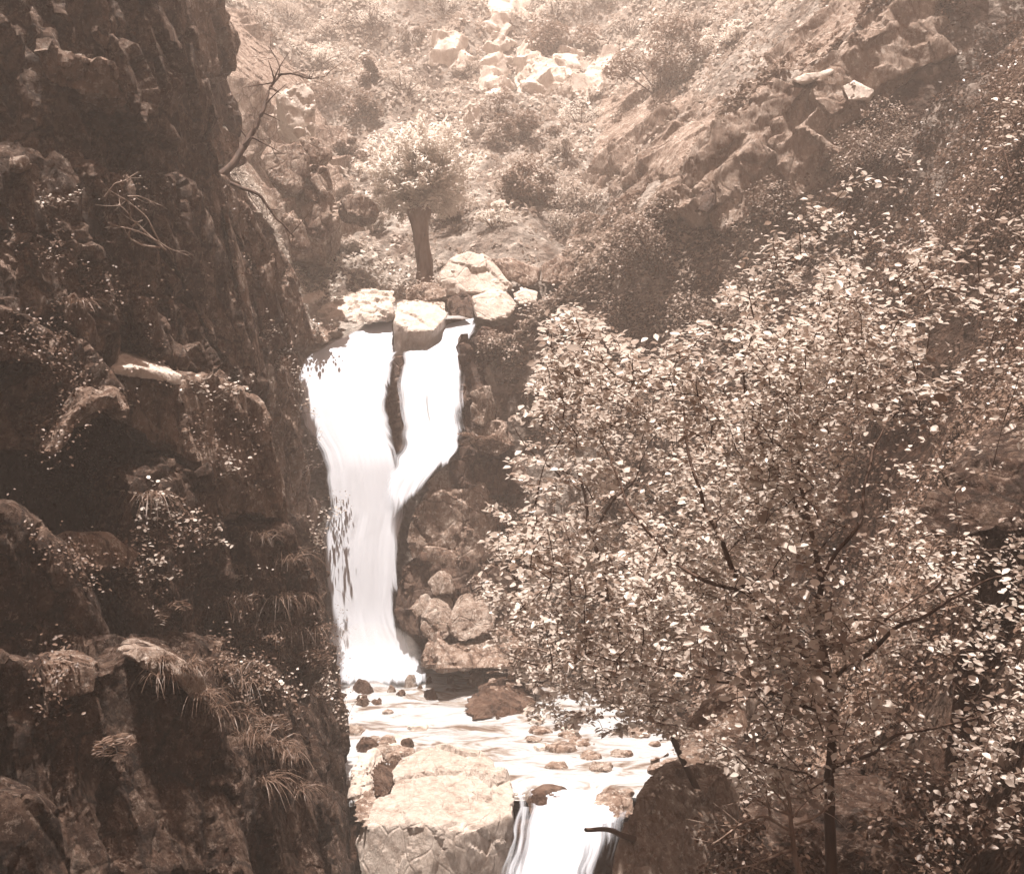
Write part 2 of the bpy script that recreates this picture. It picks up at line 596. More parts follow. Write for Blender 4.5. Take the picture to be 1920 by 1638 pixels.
def prism_bm(front, back):
    bm = bmesh.new()
    a = [bm.verts.new(tuple(p)) for p in front]
    b = [bm.verts.new(tuple(np.asarray(p) + np.asarray(back))) for p in front]
    n = len(a)
    bm.faces.new(a)
    bm.faces.new(b[::-1])
    for i in range(n):
        j = (i + 1) % n
        bm.faces.new((a[j], a[i], b[i], b[j]))
    bmesh.ops.recalc_face_normals(bm, faces=bm.faces)
    return bm


def hull_bm(pts):
    bm = bmesh.new()
    for p in pts:
        bm.verts.new(tuple(p))
    r = bmesh.ops.convex_hull(bm, input=bm.verts)
    junk = [g for g in r['geom_interior'] + r['geom_unused'] if isinstance(g, bmesh.types.BMVert)]
    bmesh.ops.delete(bm, geom=list(set(junk)), context='VERTS')
    bmesh.ops.recalc_face_normals(bm, faces=bm.faces)
    return bm


def rock(name, bm, mat, voxel=0.1, rough=0.12, seed=1, parent=None, label=None, cat=None, group=None, strat=(1, 1, 0.5), fine=1.0, cell=None):
    co = np.array([v.co[:] for v in bm.verts])
    base = np.array((co[:, 0].mean(), co[:, 1].mean(), co[:, 2].min()))
    org = np.array(parent.location) if parent is not None else base
    bmesh.ops.translate(bm, verts=bm.verts, vec=Vector(-org))
    me = bpy.data.meshes.new(name)
    bm.to_mesh(me)
    bm.free()
    o = obj(name, me, None, parent, None if parent is not None else tuple(base))
    md = o.modifiers.new('grow', 'REMESH')
    md.mode = 'VOXEL'
    md.voxel_size = voxel
    if label:
        tag(o, label, cat or 'rock', group)
    PENDING.append((o, mat, rough, seed, np.asarray(strat, float), voxel, org, fine, cell))
    return o


def finish_rocks():
    dg = bpy.context.evaluated_depsgraph_get()
    dg.update()
    for o, mat, rough, seed, strat, voxel, org, fine, cell in PENDING:
        ev = o.evaluated_get(dg)
        me = bpy.data.meshes.new_from_object(ev)
        me.name = o.name
        n = len(me.vertices)
        if n < 8:
            print('tiny rock', o.name)
        co = np.empty(n * 3, np.float32); me.vertices.foreach_get('co', co); co = co.reshape(-1, 3).astype(float)
        nr = np.empty(n * 3, np.float32); me.vertices.foreach_get('normal', nr); nr = nr.reshape(-1, 3).astype(float)
        p = co + org
        k = 0.35 / max(rough, 0.02)
        k = min(k, 9)
        if cell:
            k = 1.6 / cell
        warp = np.stack([fbm(p * k * 0.5 + 31 * i, 2, seed + i) for i in range(3)], 1) * 0.15
        st = np.stack([p[:, 0] + .32 * p[:, 2], p[:, 1], p[:, 2] - .2 * p[:, 0]], 1) * strat
        val, gap, tl = cells(st * k * 0.6 + warp, seed)
        d = rough * (0.85 * (val - 0.5) + 1.1 * tl) - rough * 0.30 * np.clip(1 - gap / 0.06, 0, 1)
        val, gap, tl = cells(st * k * 1.9 + warp * 1.5, seed + 40)
        d = d + rough * fine * (0.28 * (val - 0.5) + 0.45 * tl) - rough * fine * 0.10 * np.clip(1 - gap / 0.08, 0, 1)
        d = d + rough * 0.16 * fbm(st * k * 3.0, 4, seed + 5, 0.6)
        co = co + nr * d[:, None]
        me.vertices.foreach_set('co', co.astype(np.float32).ravel())
        me.polygons.foreach_set('use_smooth', np.ones(len(me.polygons), bool))
        me.materials.clear()
        me.materials.append(mat)
        me.update()
        me.set_sharp_from_angle(angle=math.radians(24))
        o.modifiers.clear()
        old = o.data
        o.data = me
        bpy.data.meshes.remove(old)
    PENDING.clear()


def px(pts):
    return [P(*p) for p in pts]


# ---- the cliff on the left, slab by slab
cliff = bpy.data.objects.new('cliff', None)
C.objects.link(cliff)
cliff.location = (-4.5, 14, -8)
tag(cliff, kind='structure')
SLABS = [
    # outline (u, v, Y), back vector, voxel, rough, material
    ([(-200, -140, 12), (120, -140, 13), (290, -120, 14.2), (300, 120, 14.4), (296, 330, 14.2), (180, 420, 12.8), (60, 330, 12), (-200, 330, 11.3)], (-2, 3.2, .4), .11, .34, 'cliff'),
    ([(68, 70, 11.9), (110, 88, 12.0), (165, 98, 12.1), (225, 125, 12.3), (236, 190, 12.5), (150, 178, 12.2), (88, 140, 11.9)], (-.4, 1.2, .1), .07, .13, 'ledge'),
    ([(175, 40, 12.4), (215, 55, 12.6), (262, 150, 13.0), (268, 215, 13.0), (236, 190, 12.8), (195, 95, 12.5)], (-.4, 1.5, 0), .08, .14, 'cliff'),
    ([(282, -140, 15.4), (330, -140, 15.9), (346, 20, 16.2), (374, 130, 16.6), (393, 240, 16.8), (405, 310, 17), (446, 430, 17.3), (483, 560, 17.6), (500, 712, 17.8), (440, 700, 16.8), (395, 600, 16.2), (345, 480, 15.8), (290, 330, 15.4), (274, 150, 15.2)], (-2, 2.5, 0), .09, .16, 'cliff'),
    ([(345, -140, 19.6), (400, -140, 20.6), (418, 30, 20.8), (442, 78, 21), (436, 125, 20.6), (412, 140, 20.2), (384, 128, 19.6), (358, 60, 19.2)], (-1.5, 2.2, 0), .1, .18, 'ledge'),
    ([(384, 128, 21.0), (412, 135, 21.4), (430, 205, 21.6), (440, 240, 21.5), (400, 235, 20.9), (388, 190, 20.8)], (-1.5, 1.6, 0), .1, .16, 'dark'),
    ([(396, 222, 20.6), (420, 222, 20.9), (448, 252, 21.2), (462, 300, 21.2), (430, 320, 20.9), (404, 305, 20.4)], (-1.2, 1.4, 0), .08, .12, 'grey'),
    ([(408, 330, 18), (440, 372, 18.3), (472, 402, 18.5), (515, 482, 18.8), (530, 556, 19), (505, 548, 18.7), (470, 482, 18.2), (430, 402, 18)], (-1.3, 1.8, 0), .08, .13, 'ledge'),
    ([(440, 420, 18.3), (472, 480, 18.6), (506, 545, 18.9), (530, 600, 19.2), (549, 648, 19.4), (520, 664, 19), (492, 655, 18.5), (478, 560, 18.2)], (-1.2, 1.8, 0), .08, .10, 'dark'),
    ([(524, 545, 19.6), (540, 560, 19.8), (556, 640, 20), (548, 650, 19.8), (536, 610, 19.6)], (-.5, 1.2, 0), .06, .07, 'ledge'),
    ([(412, 318, 21), (450, 345, 21.5), (522, 438, 22), (562, 540, 22.5), (588, 645, 22.8), (548, 652, 22), (518, 560, 21.4), (468, 450, 21)], (-1.6, 2, 0), .09, .16, 'ledge'),
    ([(285, 355, 14.6), (342, 328, 15), (374, 360, 15.4), (410, 450, 15.8), (452, 600, 16.2), (490, 738, 16.5), (445, 712, 15.8), (400, 630, 15.2), (340, 520, 14.8), (282, 430, 14.4)], (-1.5, 2, 0), .08, .14, 'cliff'),
    ([(418, 380, 16.6), (432, 388, 16.8), (452, 470, 17.1), (470, 600, 17.3), (490, 700, 17.5), (478, 705, 17.2), (455, 600, 16.9), (436, 480, 16.7)], (-.5, 1.2, 0), .07, .08, 'ledge'),
    ([(230, 445, 13), (300, 455, 13.5), (348, 545, 13.8), (402, 640, 14.2), (448, 714, 14.5), (330, 714, 13.6), (240, 625, 13), (165, 520, 12.6)], (-1.4, 2, .1), .08, .18, 'cliff'),
    ([(250, 565, 12.6), (285, 560, 12.8), (300, 600, 13.0), (330, 650, 13.3), (380, 640, 13.6), (400, 690, 13.8), (330, 706, 13.3), (280, 650, 12.8)], (-.5, 1.2, 0), .08, .14, 'cliff'),
    ([(-200, 280, 11), (20, 285, 11.3), (150, 300, 12), (240, 350, 12.5), (262, 430, 12.6), (180, 470, 12), (60, 440, 11.2), (-200, 460, 10.5)], (-1.5, 2.2, .2), .1, .25, 'cliff'),
    ([(20, 292, 10.9), (52, 288, 11), (66, 305, 11.1), (40, 318, 10.9), (18, 312, 10.8)], (-.3, .6, 0), .05, .05, 'ledge'),
    ([(-200, 440, 10.5), (60, 430, 11), (180, 460, 11.6), (230, 520, 12), (232, 640, 12), (205, 705, 11.8), (130, 620, 11.2), (20, 590, 10.6), (-200, 600, 10.2)], (-1.4, 2.2, .1), .09, .22, 'cliff'),
    ([(-180, 560, 9.8), (20, 576, 10), (76, 598, 10.2), (113, 632, 10.3), (102, 666, 10.2), (20, 678, 10), (-180, 670, 9.6)], (-1.0, 1.8, .2), .08, .12, 'cliff'),
    ([(-200, 760, 10), (20, 728, 10.2), (72, 690, 10.4), (130, 610, 10.8), (165, 640, 11), (205, 700, 11.2), (228, 738, 11.3), (170, 748, 10.9), (92, 842, 10.4), (20, 852, 10), (-200, 855, 9.7)], (-1.2, 1.9, .1), .075, .13, 'cliff'),
    ([(110, 560, 11.2), (140, 545, 11.3), (178, 600, 11.5), (190, 650, 11.6), (165, 640, 11.4), (128, 605, 11.2)], (-.4, 1, 0), .06, .09, 'ledge'),
    ([(86, 850, 9.9), (120, 790, 10.0), (170, 740, 10.2), (222, 734, 10.4), (238, 772, 10.5), (172, 776, 10.3), (140, 802, 10.1), (106, 852, 9.9)], (-.5, 1.0, .12), .055, .07, 'ledge'),
    ([(214, 704, 12), (340, 708, 13), (440, 722, 13.6), (500, 764, 14), (522, 830, 14.1), (537, 900, 14.2), (546, 988, 14.3), (470, 968, 13.8), (418, 970, 13.3), (395, 900, 13), (330, 850, 12.6), (238, 792, 12.2)], (-1.3, 2.2, .25), .08, .16, 'ledge'),
    ([(208, 688, 11.7), (262, 686, 12.0), (344, 704, 12.6), (337, 722, 12.5), (262, 712, 12.0), (211, 702, 11.7)], (-.6, 1.1, .22), .05, .04, 'pale'),  # paler slab gives the ledge its sunlit top by colour
    ([(-200, 950, 8.5), (20, 955, 9), (62, 985, 9.2), (130, 1050, 9.5), (182, 1130, 9.6), (208, 1205, 9.6), (100, 1225, 9.2), (-200, 1230, 8.5)], (-1.2, 1.8, .2), .075, .14, 'cliff'),
    ([(118, 1012, 10), (200, 1002, 10.4), (262, 1036, 10.7), (252, 1062, 10.6), (150, 1062, 10)], (-.5, 1.2, .1), .06, .08, 'ledge'),
    ([(238, 905, 11.4), (330, 860, 12.2), (410, 905, 12.8), (420, 1010, 12.8), (440, 1100, 12.9), (380, 1210, 12.2), (260, 1210, 11.2), (215, 1100, 10.9), (220, 1000, 11)], (-1.0, 1.8, .1), .085, .2, 'cliff'),
    ([(400, 972, 13.4), (540, 990, 14.2), (586, 1080, 14.6), (612, 1260, 15), (575, 1330, 14.6), (480, 1240, 13.6), (410, 1100, 13.2)], (-1.4, 2, .1), .085, .2, 'cliff'),
    ([(540, 965, 18), (600, 1000, 19.5), (612, 1100, 20.2), (620, 1250, 20.7), (642, 1400, 18.6), (660, 1560, 17.0), (660, 1680, 16), (590, 1680, 15), (560, 1400, 16), (540, 1150, 17)], (-1.6, 2, 0), .1, .16, 'cliff'),
    ([(498, 655, 20), (556, 672, 22.4), (562, 780, 23), (580, 860, 23.6), (588, 985, 23.8), (556, 1010, 21), (520, 900, 20), (505, 780, 20)], (-1.6, 2.4, 0), .1, .2, 'ledge'),
    ([(572, 940, 23.8), (588, 960, 24.5), (586, 1050, 24.5), (594, 1160, 24.4), (604, 1262, 24.2), (584, 1270, 22.4), (568, 1100, 22.8)], (-1.2, 2.2, 0), .1, .14, 'dark'),
    ([(300, 1215, 10.2), (440, 1230, 11.4), (540, 1290, 12.6), (585, 1390, 13), (610, 1500, 13), (640, 1700, 12.4), (480, 1700, 11), (400, 1400, 10.2)], (-1.2, 1.8, 0), .09, .18, 'cliff'),
    ([(62, 1246, 7.9), (100, 1228, 8.1), (195, 1242, 8.3), (240, 1224, 8.5), (320, 1232, 8.8), (372, 1268, 9.0), (392, 1310, 9.1), (412, 1360, 9.1), (444, 1450, 9.1), (455, 1750, 8.4), (250, 1750, 7.6), (40, 1750, 7.2), (20, 1420, 7.5)], (-.9, 1.7, .25), .06, .13, 'cliff'),
    ([(232, 1226, 8.35), (262, 1218, 8.45), (322, 1228, 8.65), (374, 1262, 8.85), (396, 1310, 8.95), (368, 1318, 8.8), (318, 1262, 8.55), (258, 1244, 8.35)], (-.5, 1.2, .2), .05, .05, 'mottle'),  # pale granite cap, its paleness also painting in the sunlit crest
    ([(74, 1240, 7.72), (120, 1232, 7.85), (192, 1246, 8.05), (182, 1302, 7.95), (128, 1312, 7.8), (84, 1300, 7.66)], (-.5, 1.1, .2), .05, .05, 'ledge'),
    ([(430, 1420, 9.8), (480, 1390, 10.2), (532, 1394, 10.5), (572, 1442, 10.7), (600, 1540, 10.7), (615, 1750, 10), (440, 1750, 9.2)], (-1, 1.5, .2), .065, .12, 'cliff'),
    ([(-140, 1480, 6.6), (20, 1478, 6.7), (72, 1492, 6.8), (112, 1540, 6.9), (136, 1620, 6.9), (142, 1760, 6.6), (-140, 1760, 6.1)], (-.7, 1.2, .2), .05, .08, 'cliff'),
    ([(-200, 1236, 7.4), (20, 1232, 7.6), (60, 1246, 7.8), (72, 1300, 7.8), (40, 1420, 7.6), (-200, 1480, 7)], (-.8, 1.4, .2), .06, .09, 'cliff'),
]
for k, (pts, back, vx, rg, mt) in enumerate(SLABS):
    vt = min(q[1] for q in pts)
    if vt > 720:                       # tops below eye level fall away behind their crest
        back = (back[0], back[1], (HZ - vt) / FPX * back[1] * .84)
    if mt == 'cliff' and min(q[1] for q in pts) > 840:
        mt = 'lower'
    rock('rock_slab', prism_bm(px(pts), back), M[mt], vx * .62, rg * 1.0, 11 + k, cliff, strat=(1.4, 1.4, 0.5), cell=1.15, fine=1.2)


def pile_bm(poly, n, size, seed, near=20.0, tilt=-.6, jit=.22, sink=.25, stretch=(1.5, 1.0, .6)):
    """Blocks cleaved along one direction, crowded together where a slope breaks into rock."""
    r_ = np.random.default_rng(seed)
    us = [p[0] for p in poly]; vs_ = [p[1] for p in poly]
    fr = [P(u, v, G(u, v, near) + .3 * size * (1 if sink > 0 else 0)) for u, v in poly]
    bm = hull_bm(fr + [q + np.array((.4, 1.4, -.6)) * size * .7 + np.array((0, .1, 0)) for q in fr])
    k = 0
    while k < n:
        u = r_.uniform(min(us), max(us)); v = r_.uniform(min(vs_), max(vs_))
        if not in_poly(np.array([u]), np.array([v]), poly)[0]:
            continue
        k += 1
        c = P(u, v, G(u, v, near))
        s_ = size * r_.uniform(.45, 1.2) * np.array(stretch) * r_.uniform(.75, 1.3, 3) / 2
        c = c + np.array((.15, .5, -.3)) * sink * size
        m = Matrix.Translation(Vector(c)) @ Matrix.Rotation(tilt + r_.normal() * jit, 4, 'Y') @ Matrix.Rotation(r_.normal() * jit - .15, 4, 'X') @ Matrix.Rotation(r_.normal() * jit * 1.6, 4, 'Z')
        vs8 = []
        for x in (-1, 1):
            for y in (-1, 1):
                for z in (-1, 1):
                    q = np.array((x, y, z)) * s_ * (1 + r_.uniform(-.22, .12, 3))
                    vs8.append(bm.verts.new(m @ Vector(q)))
        for f in ((0, 1, 3, 2), (4, 6, 7, 5), (0, 4, 5, 1), (2, 3, 7, 6), (0, 2, 6, 4), (1, 5, 7, 3)):
            bm.faces.new([vs8[i] for i in f])
    bmesh.ops.recalc_face_normals(bm, faces=bm.faces)
    return bm


def boulder(pts, back, mat, vx, rg, seed, label, cat='boulder', group=None, name='boulder'):
    """A free-standing rock: front outline and how far it reaches back."""
    fr = px(pts)
    c = np.mean(fr, axis=0)
    bk = [c + (q - c) * 0.72 + np.asarray(back) for q in fr]
    md = [c + (q - c) * 1.02 + np.asarray(back) * 0.45 for q in fr]
    return rock(name, hull_bm(fr + bk + md), M[mat], vx * .75, rg * .8, seed, None, label, cat, group, strat=(1, 1, 0.7), cell=max(.35, 10 * rg))


# ---- rocks standing at the lip of the fall
rock('boulder', hull_bm(px([(u, v, Y + .75) for u, v, Y in [(740, 668, 26), (802, 664, 26), (738, 600, 26.0), (768, 622, 25.7), (814, 618, 25.9), (838, 592, 26.6), (744, 566, 27.4), (790, 552, 27.8), (836, 566, 27.6), (832, 640, 26.6), (744, 650, 27.4)]])), M['pale'], .045, .035, 201, None,
     'flat-topped pale boulder with shaded front splitting the head of the waterfall', 'boulder', cell=.8)
boulder([(820, 520, 28.6), (846, 484, 29), (880, 472, 29.2), (918, 484, 29.2), (958, 538, 28.8), (940, 552, 28.5), (880, 548, 28.4), (835, 556, 28.5)], (0, 1.4, .1), 'pale', .07, .08, 202, 'large rounded pale boulder right beside the pollard tree trunk')
boulder([(918, 488, 29.6), (950, 484, 29.8), (1012, 506, 29.8), (1008, 530, 29.6), (985, 538, 29.5), (950, 522, 29.5)], (.1, 1.3, .15), 'grey', .06, .06, 203, 'wedge-shaped boulder with dark front leaning against the large rounded boulder')
boulder([(1014, 498, 30), (1046, 478, 30.2), (1074, 494, 30.2), (1070, 520, 30), (1040, 534, 29.8), (1016, 528, 29.8)], (.1, 1.3, .1), 'grey', .06, .06, 204, 'blocky boulder at the right end of the row behind the fall')
boulder([(886, 560, 27.2), (915, 546, 27.6), (948, 550, 27.7), (968, 574, 27.5), (950, 596, 27.1), (915, 602, 26.9), (892, 596, 26.9)], (0, 1.1, .15), 'pale', .06, .05, 205, 'white squarish boulder above the right strand of the fall')
boulder([(838, 560, 28.0), (870, 548, 28.2), (892, 562, 28.0), (888, 610, 27.6), (850, 618, 27.4)], (0, .9, 0), 'dark', .06, .07, 206, 'dark filler rock standing in for the dark gap between the two white boulders at the lip')  # fills what is only a dark gap between boulders
boulder([(962, 552, 28.4), (985, 540, 28.6), (1010, 548, 28.6), (1005, 566, 28.3), (975, 572, 28.2)], (0, .7, .1), 'pale', .05, .05, 207, 'small pale rock just right of the white squarish boulder')
boulder([(760, 545, 28.4), (790, 530, 28.6), (836, 534, 28.6), (838, 556, 28.3), (800, 566, 28.1), (764, 562, 28.2)], (0, .8, .1), 'grey', .05, .08, 208, 'plant-covered rock at the foot of the pollard tree')
rock('rock_slab', hull_bm(px([(590, 586, 27.4), (640, 604, 27.0), (700, 594, 26.9), (738, 572, 27.1), (740, 540, 28.6), (690, 536, 29), (620, 560, 28.4), (596, 600, 27.2), (690, 610, 26.8), (736, 600, 26.9)])), M['pale'], .06, .07, 209, None,
     'broad tilted pale slab left of the head of the waterfall', 'rock slab')
rock('rock_slab', hull_bm(px([(552, 552, 27.4), (600, 540, 28), (612, 552, 27.8), (590, 572, 27.2), (556, 572, 27.0), (600, 560, 27.2)])), M['pale'], .05, .05, 210, None,
     'small flat stone between the cliff edge and the broad tilted slab', 'rock slab')
rock('rock_slab', hull_bm(px([(556, 606, 26.4), (640, 606, 26.6), (655, 622, 26.3), (600, 648, 25.9), (552, 660, 25.7), (556, 650, 25.8)])), M['grey'], .06, .08, 211, None,
     'low ledge under the broad tilted slab at the water edge', 'rock slab')
boulder([(718, 672, 26.4), (762, 664, 26.5), (768, 700, 26.4), (756, 770, 26.1), (760, 850, 25.9), (728, 852, 25.9), (720, 760, 26.1)], (0, .9, 0), 'dark', .06, .09, 212, 'narrow dark rock standing between the two strands of the waterfall', 'rock', name='wet_rock')

# ---- rock wall on the right bank of the fall
rwall = thing('rock_wall', P(900, 1250, 25), 'dark broken rock wall on the right bank of the waterfall', 'rock wall')
for k, (pts, back, vx, rg, mt) in enumerate([
    ([(868, 640, 26.3), (905, 612, 26.8), (975, 606, 27.4), (1010, 690, 27.4), (1020, 800, 26.8), (1000, 900, 26.2), (930, 900, 25.7), (878, 884, 25.5), (862, 800, 25.8), (862, 720, 26.1)], (.6, 1.8, 0), .09, .16, 'dark'),
    ([(880, 735, 25.4), (905, 722, 25.5), (915, 760, 25.5), (906, 800, 25.3), (884, 790, 25.3)], (.2, .8, 0), .05, .07, 'mottle'),
    ([(884, 800, 25.4), (935, 792, 25.6), (960, 830, 25.6), (930, 850, 25.3), (892, 840, 25.3)], (.2, .8, 0), .06, .07, 'grey'),
    ([(796, 905, 25.1), (830, 878, 25.4), (850, 890, 25.4), (848, 930, 25.1), (800, 930, 25)], (.3, .9, .2), .06, .06, 'mottle'),
    ([(845, 868, 25.3), (930, 860, 25.8), (1010, 880, 26), (1000, 930, 25.6), (900, 930, 25.2), (850, 905, 25.2)], (.4, 1.2, 0), .07, .12, 'dark'),
    ([(775, 955, 24.7), (795, 932, 24.9), (850, 918, 25.1), (902, 916, 25.2), (918, 960, 25.1), (928, 1040, 24.9), (880, 1070, 24.6), (770, 1050, 24.6), (764, 1010, 24.7)], (.4, 1.6, .55), .07, .11, 'grey'),
    ([(748, 1060, 24.6), (790, 1040, 24.7), (900, 1050, 24.7), (970, 1080, 24.6), (975, 1200, 24.2), (880, 1215, 24.0), (760, 1195, 24.2), (740, 1150, 24.4)], (.4, 1.6, .35), .08, .14, 'dark'),
    ([(784, 1186, 23.4), (806, 1146, 23.7), (834, 1150, 23.8), (842, 1192, 23.4), (808, 1212, 23.3)], (.1, .8, .3), .05, .06, 'mottle'),
    ([(836, 1172, 23.5), (862, 1140, 23.8), (912, 1142, 23.9), (925, 1186, 23.5), (860, 1206, 23.3)], (.1, .8, .3), .05, .06, 'mottle'),
    ([(766, 1140, 23.9), (790, 1128, 24), (800, 1146, 23.9), (780, 1160, 23.8)], (.1, .5, .1), .04, .04, 'mottle'),
    ([(780, 1240, 22.9), (796, 1204, 23.2), (880, 1196, 23.4), (965, 1208, 23.4), (1010, 1262, 22.8), (900, 1262, 22.6), (820, 1256, 22.7)], (.3, 1.6, .25), .07, .11, 'grey'),
    ([(800, 1092, 24.2), (822, 1074, 24.3), (846, 1086, 24.3), (850, 1112, 24.2), (815, 1118, 24.1)], (.1, .5, .1), .05, .05, 'mottle'),
]):
    rock('rock_block', prism_bm(px(pts), back), M[mt], vx * .8, rg, 301 + k, rwall, strat=(1, 1, .7), cell=.9)

# ---- stones lying in the pool
WATER = -6.7


def Yw(v, z=WATER):
    return -z * FPX / (v - HZ)


STONES = [
    (680, 1297, 54, 26, 'dark', 'pointed dark stone nearest the cliff in the far line of pool stones'),
    (680, 1319, 44, 18, 'dark', 'low dark stone lying just in front of the pointed stone by the cliff'),
    (708, 1319, 36, 10, 'dark', 'thin flat stone touching the low dark stone by the cliff'),
    (735, 1300, 30, 18, 'grey', 'squat grey stone left of centre in the pool line'),
    (752, 1306, 34, 16, 'dark', 'dark flat stone in front of the squat grey pool stone'),
    (770, 1284, 34, 20, 'grey', 'grey rounded stone in the pool under the foot of the fall'),
    (804, 1279, 22, 15, 'dark', 'small dark humped stone in the pool under the fall'),
    (786, 1294, 24, 10, 'dark', 'small slanting stone left of the twin stones in the pool'),
    (806, 1304, 30, 14, 'dark', 'small dark stone closest to the viewer in the far pool line'),
    (846, 1281, 18, 16, 'dark', 'tiny upright stone between the humped stone and pale wedge'),
    (846, 1296, 34, 6, 'dark', 'thin stone barely breaking the water right of the twin stones'),
    (892, 1285, 48, 28, 'grey', 'pale grey wedge stone left of the big dark-sided rock in the pool'),
    (650, 1337, 26, 10, 'dark', 'small flat stone at the water edge below the cliff foot'),
]
for k, (u, v, w, h, mt, lb) in enumerate(STONES):
    Y = Yw(v)
    s = Y / FPX
    c = P(u, v, Y)
    r_ = random.Random(k * 5 + 1)
    pts = []
    for a in range(9):
        an = a * math.tau / 9 + r_.uniform(-.25, .25)
        pts.append(c + np.array((math.cos(an) * w * s * .52, math.sin(an) * w * s * .45, -.15)))
    for a in range(4):
        an = a * math.tau / 4 + r_.uniform(-.6, .6)
        q = r_.uniform(.12, .3)
        pts.append(c + np.array((math.cos(an) * w * s * q, math.sin(an) * w * s * q, h * s * r_.uniform(.7, 1.05))))
    rock('pool_stone', hull_bm(pts), M[mt], .035, .035, 401 + k, None, lb, 'stone', 'stones in the pool')
boulder([(912, 1268, 23.0), (975, 1272, 23.2), (1010, 1290, 23), (985, 1304, 22.6), (920, 1306, 22.3), (918, 1290, 22.4)], (.2, 1.2, .2), 'grey', .05, .06, 421, 'pale-topped rock with dark left side at the right edge of the pool')
boulder([(868, 1334, 21.6), (895, 1322, 21.7), (938, 1308, 21.9), (985, 1322, 22), (1010, 1345, 21.7), (950, 1350, 21.3), (885, 1350, 21.2)], (.1, 1.1, .15), 'dark', .05, .06, 422, 'low peaked dark rock in the middle of the pool')

rs = random.Random(44)
for k in range(30):
    if k < 18:
        u, v = rs.uniform(985, 1240), rs.uniform(1335, 1440)
    else:
        u, v = rs.uniform(650, 800), rs.uniform(1330, 1430)
    w, h = rs.uniform(26, 70), rs.uniform(3, 9)
    Y = Yw(v)
    s = Y / FPX
    c = P(u, v, Y)
    pts = []
    for a in range(9):
        an = a * math.tau / 9 + rs.uniform(-.3, .3)
        pts.append(c + np.array((math.cos(an) * w * s * .5, math.sin(an) * w * s * .45, -.12)))
        pts.append(c + np.array((math.cos(an) * w * s * rs.uniform(.3, .44), math.sin(an) * w * s * .36, h * s * rs.uniform(.5, 1.1))))
    rock('flat_stone', hull_bm(pts), M[rs.choice(['mottle', 'grey', 'pale'])], .035, .025, 460 + k, None, 'flat stone, one of many just breaking the shallow water before the outlet', 'stone', 'flat stones in the shallows')

# ---- the big bleached rocks where the pool spills over
rock('boulder', hull_bm(px([(668, 1580, 16.6), (700, 1512, 16.9), (752, 1424, 18.4), (800, 1400, 19.0), (900, 1410, 19.1), (958, 1446, 18.5), (966, 1486, 17.6), (962, 1526, 16.9), (966, 1600, 16.8), (878, 1560, 16.3), (874, 1640, 16.2), (760, 1545, 16.3), (690, 1550, 16.4), (680, 1660, 16.2), (760, 1665, 16.0), (960, 1640, 16.7), (780, 1440, 19.2), (940, 1470, 18.9)])), M['flat'], .04, .08, 431, None,
     'big bleached boulder with flat sunlit top and shaded front beside the lower cascade', 'boulder', cell=1.3)
boulder([(652, 1500, 17.2), (660, 1440, 17.6), (690, 1430, 17.8), (708, 1462, 17.7), (700, 1490, 17.3), (670, 1512, 17)], (.1, .8, .1), 'pale', .05, .06, 432, 'white block between the cliff foot and the big bleached boulder')
boulder([(690, 1440, 17.4), (706, 1436, 17.6), (728, 1462, 17.6), (730, 1498, 17.2), (705, 1500, 17.0), (704, 1470, 17.3)], (.1, .5, .05), 'dark', .04, .04, 433, 'dark narrow stone stuck between two white rocks by the cliff foot')
boulder([(660, 1540, 16.5), (664, 1505, 16.9), (700, 1500, 17), (716, 1512, 16.9), (690, 1560, 16.3)], (.1, .6, .05), 'grey', .05, .05, 434, 'small grey stone in the gap left of the big bleached boulder')
boulder([(985, 1500, 17.5), (1010, 1486, 17.6), (1060, 1490, 17.6), (1075, 1520, 17.3), (1050, 1545, 17.1), (1000, 1540, 17.1)], (.1, .5, .02), 'dark', .045, .06, 436, 'dark rock showing through the water at the lip of the lower cascade')
boulder([(1110, 1505, 17.4), (1140, 1490, 17.5), (1185, 1496, 17.4), (1190, 1530, 17.2), (1140, 1540, 17.1)], (.1, .5, .02), 'grey', .045, .06, 437, 'grey rock at the right end of the lip of the lower cascade')
RUB = [
    (690, 1398, 60, 16, 'dark', 'low dark stone at the water edge under the cliff twigs'),
    (728, 1388, 44, 12, 'grey', 'thin slanting stone in the shallow water near the cliff'),
    (765, 1396, 34, 12, 'dark', 'small dark stone right of the thin slanting stone'),
    (736, 1420, 40, 10, 'grey', 'grey flat stone behind the dark narrow stone'),
    (740, 1440, 26, 16, 'dark', 'dark pebble on the left shoulder of the bleached boulder'),
    (870, 1455, 70, 18, 'flat', 'white rounded stone resting left on the bleached boulder'),
    (925, 1458, 76, 20, 'flat', 'white rounded stone resting right on the bleached boulder'),
    (905, 1490, 80, 10, 'flat', 'white flat stone in front of the two rounded stones'),
    (845, 1425, 60, 12, 'flat', 'white low stone behind the rounded stones on the boulder'),
]
for k, (u, v, w, h, mt, lb) in enumerate(RUB):
    Y = Yw(v, -6.66 if k < 5 else -6.70)
    s = Y / FPX
    c = P(u, v, Y)
    r_ = random.Random(k * 9 + 4)
    pts = []
    for a in range(8):
        an = a * math.tau / 8 + r_.uniform(-.3, .3)
        pts.append(c + np.array((math.cos(an) * w * s * .5, math.sin(an) * w * s * .55, -.12)))
    for a in range(5):
        an = a * math.tau / 5 + r_.uniform(-.4, .4)
        q = r_.uniform(.2, .36)
        pts.append(c + np.array((math.cos(an) * w * s * q, math.sin(an) * w * s * q, h * s * r_.uniform(.6, .9))))
    rock('shore_stone', hull_bm(pts), M[mt], .03, .022, 441 + k, None, lb, 'stone', 'stones at the pool outlet')

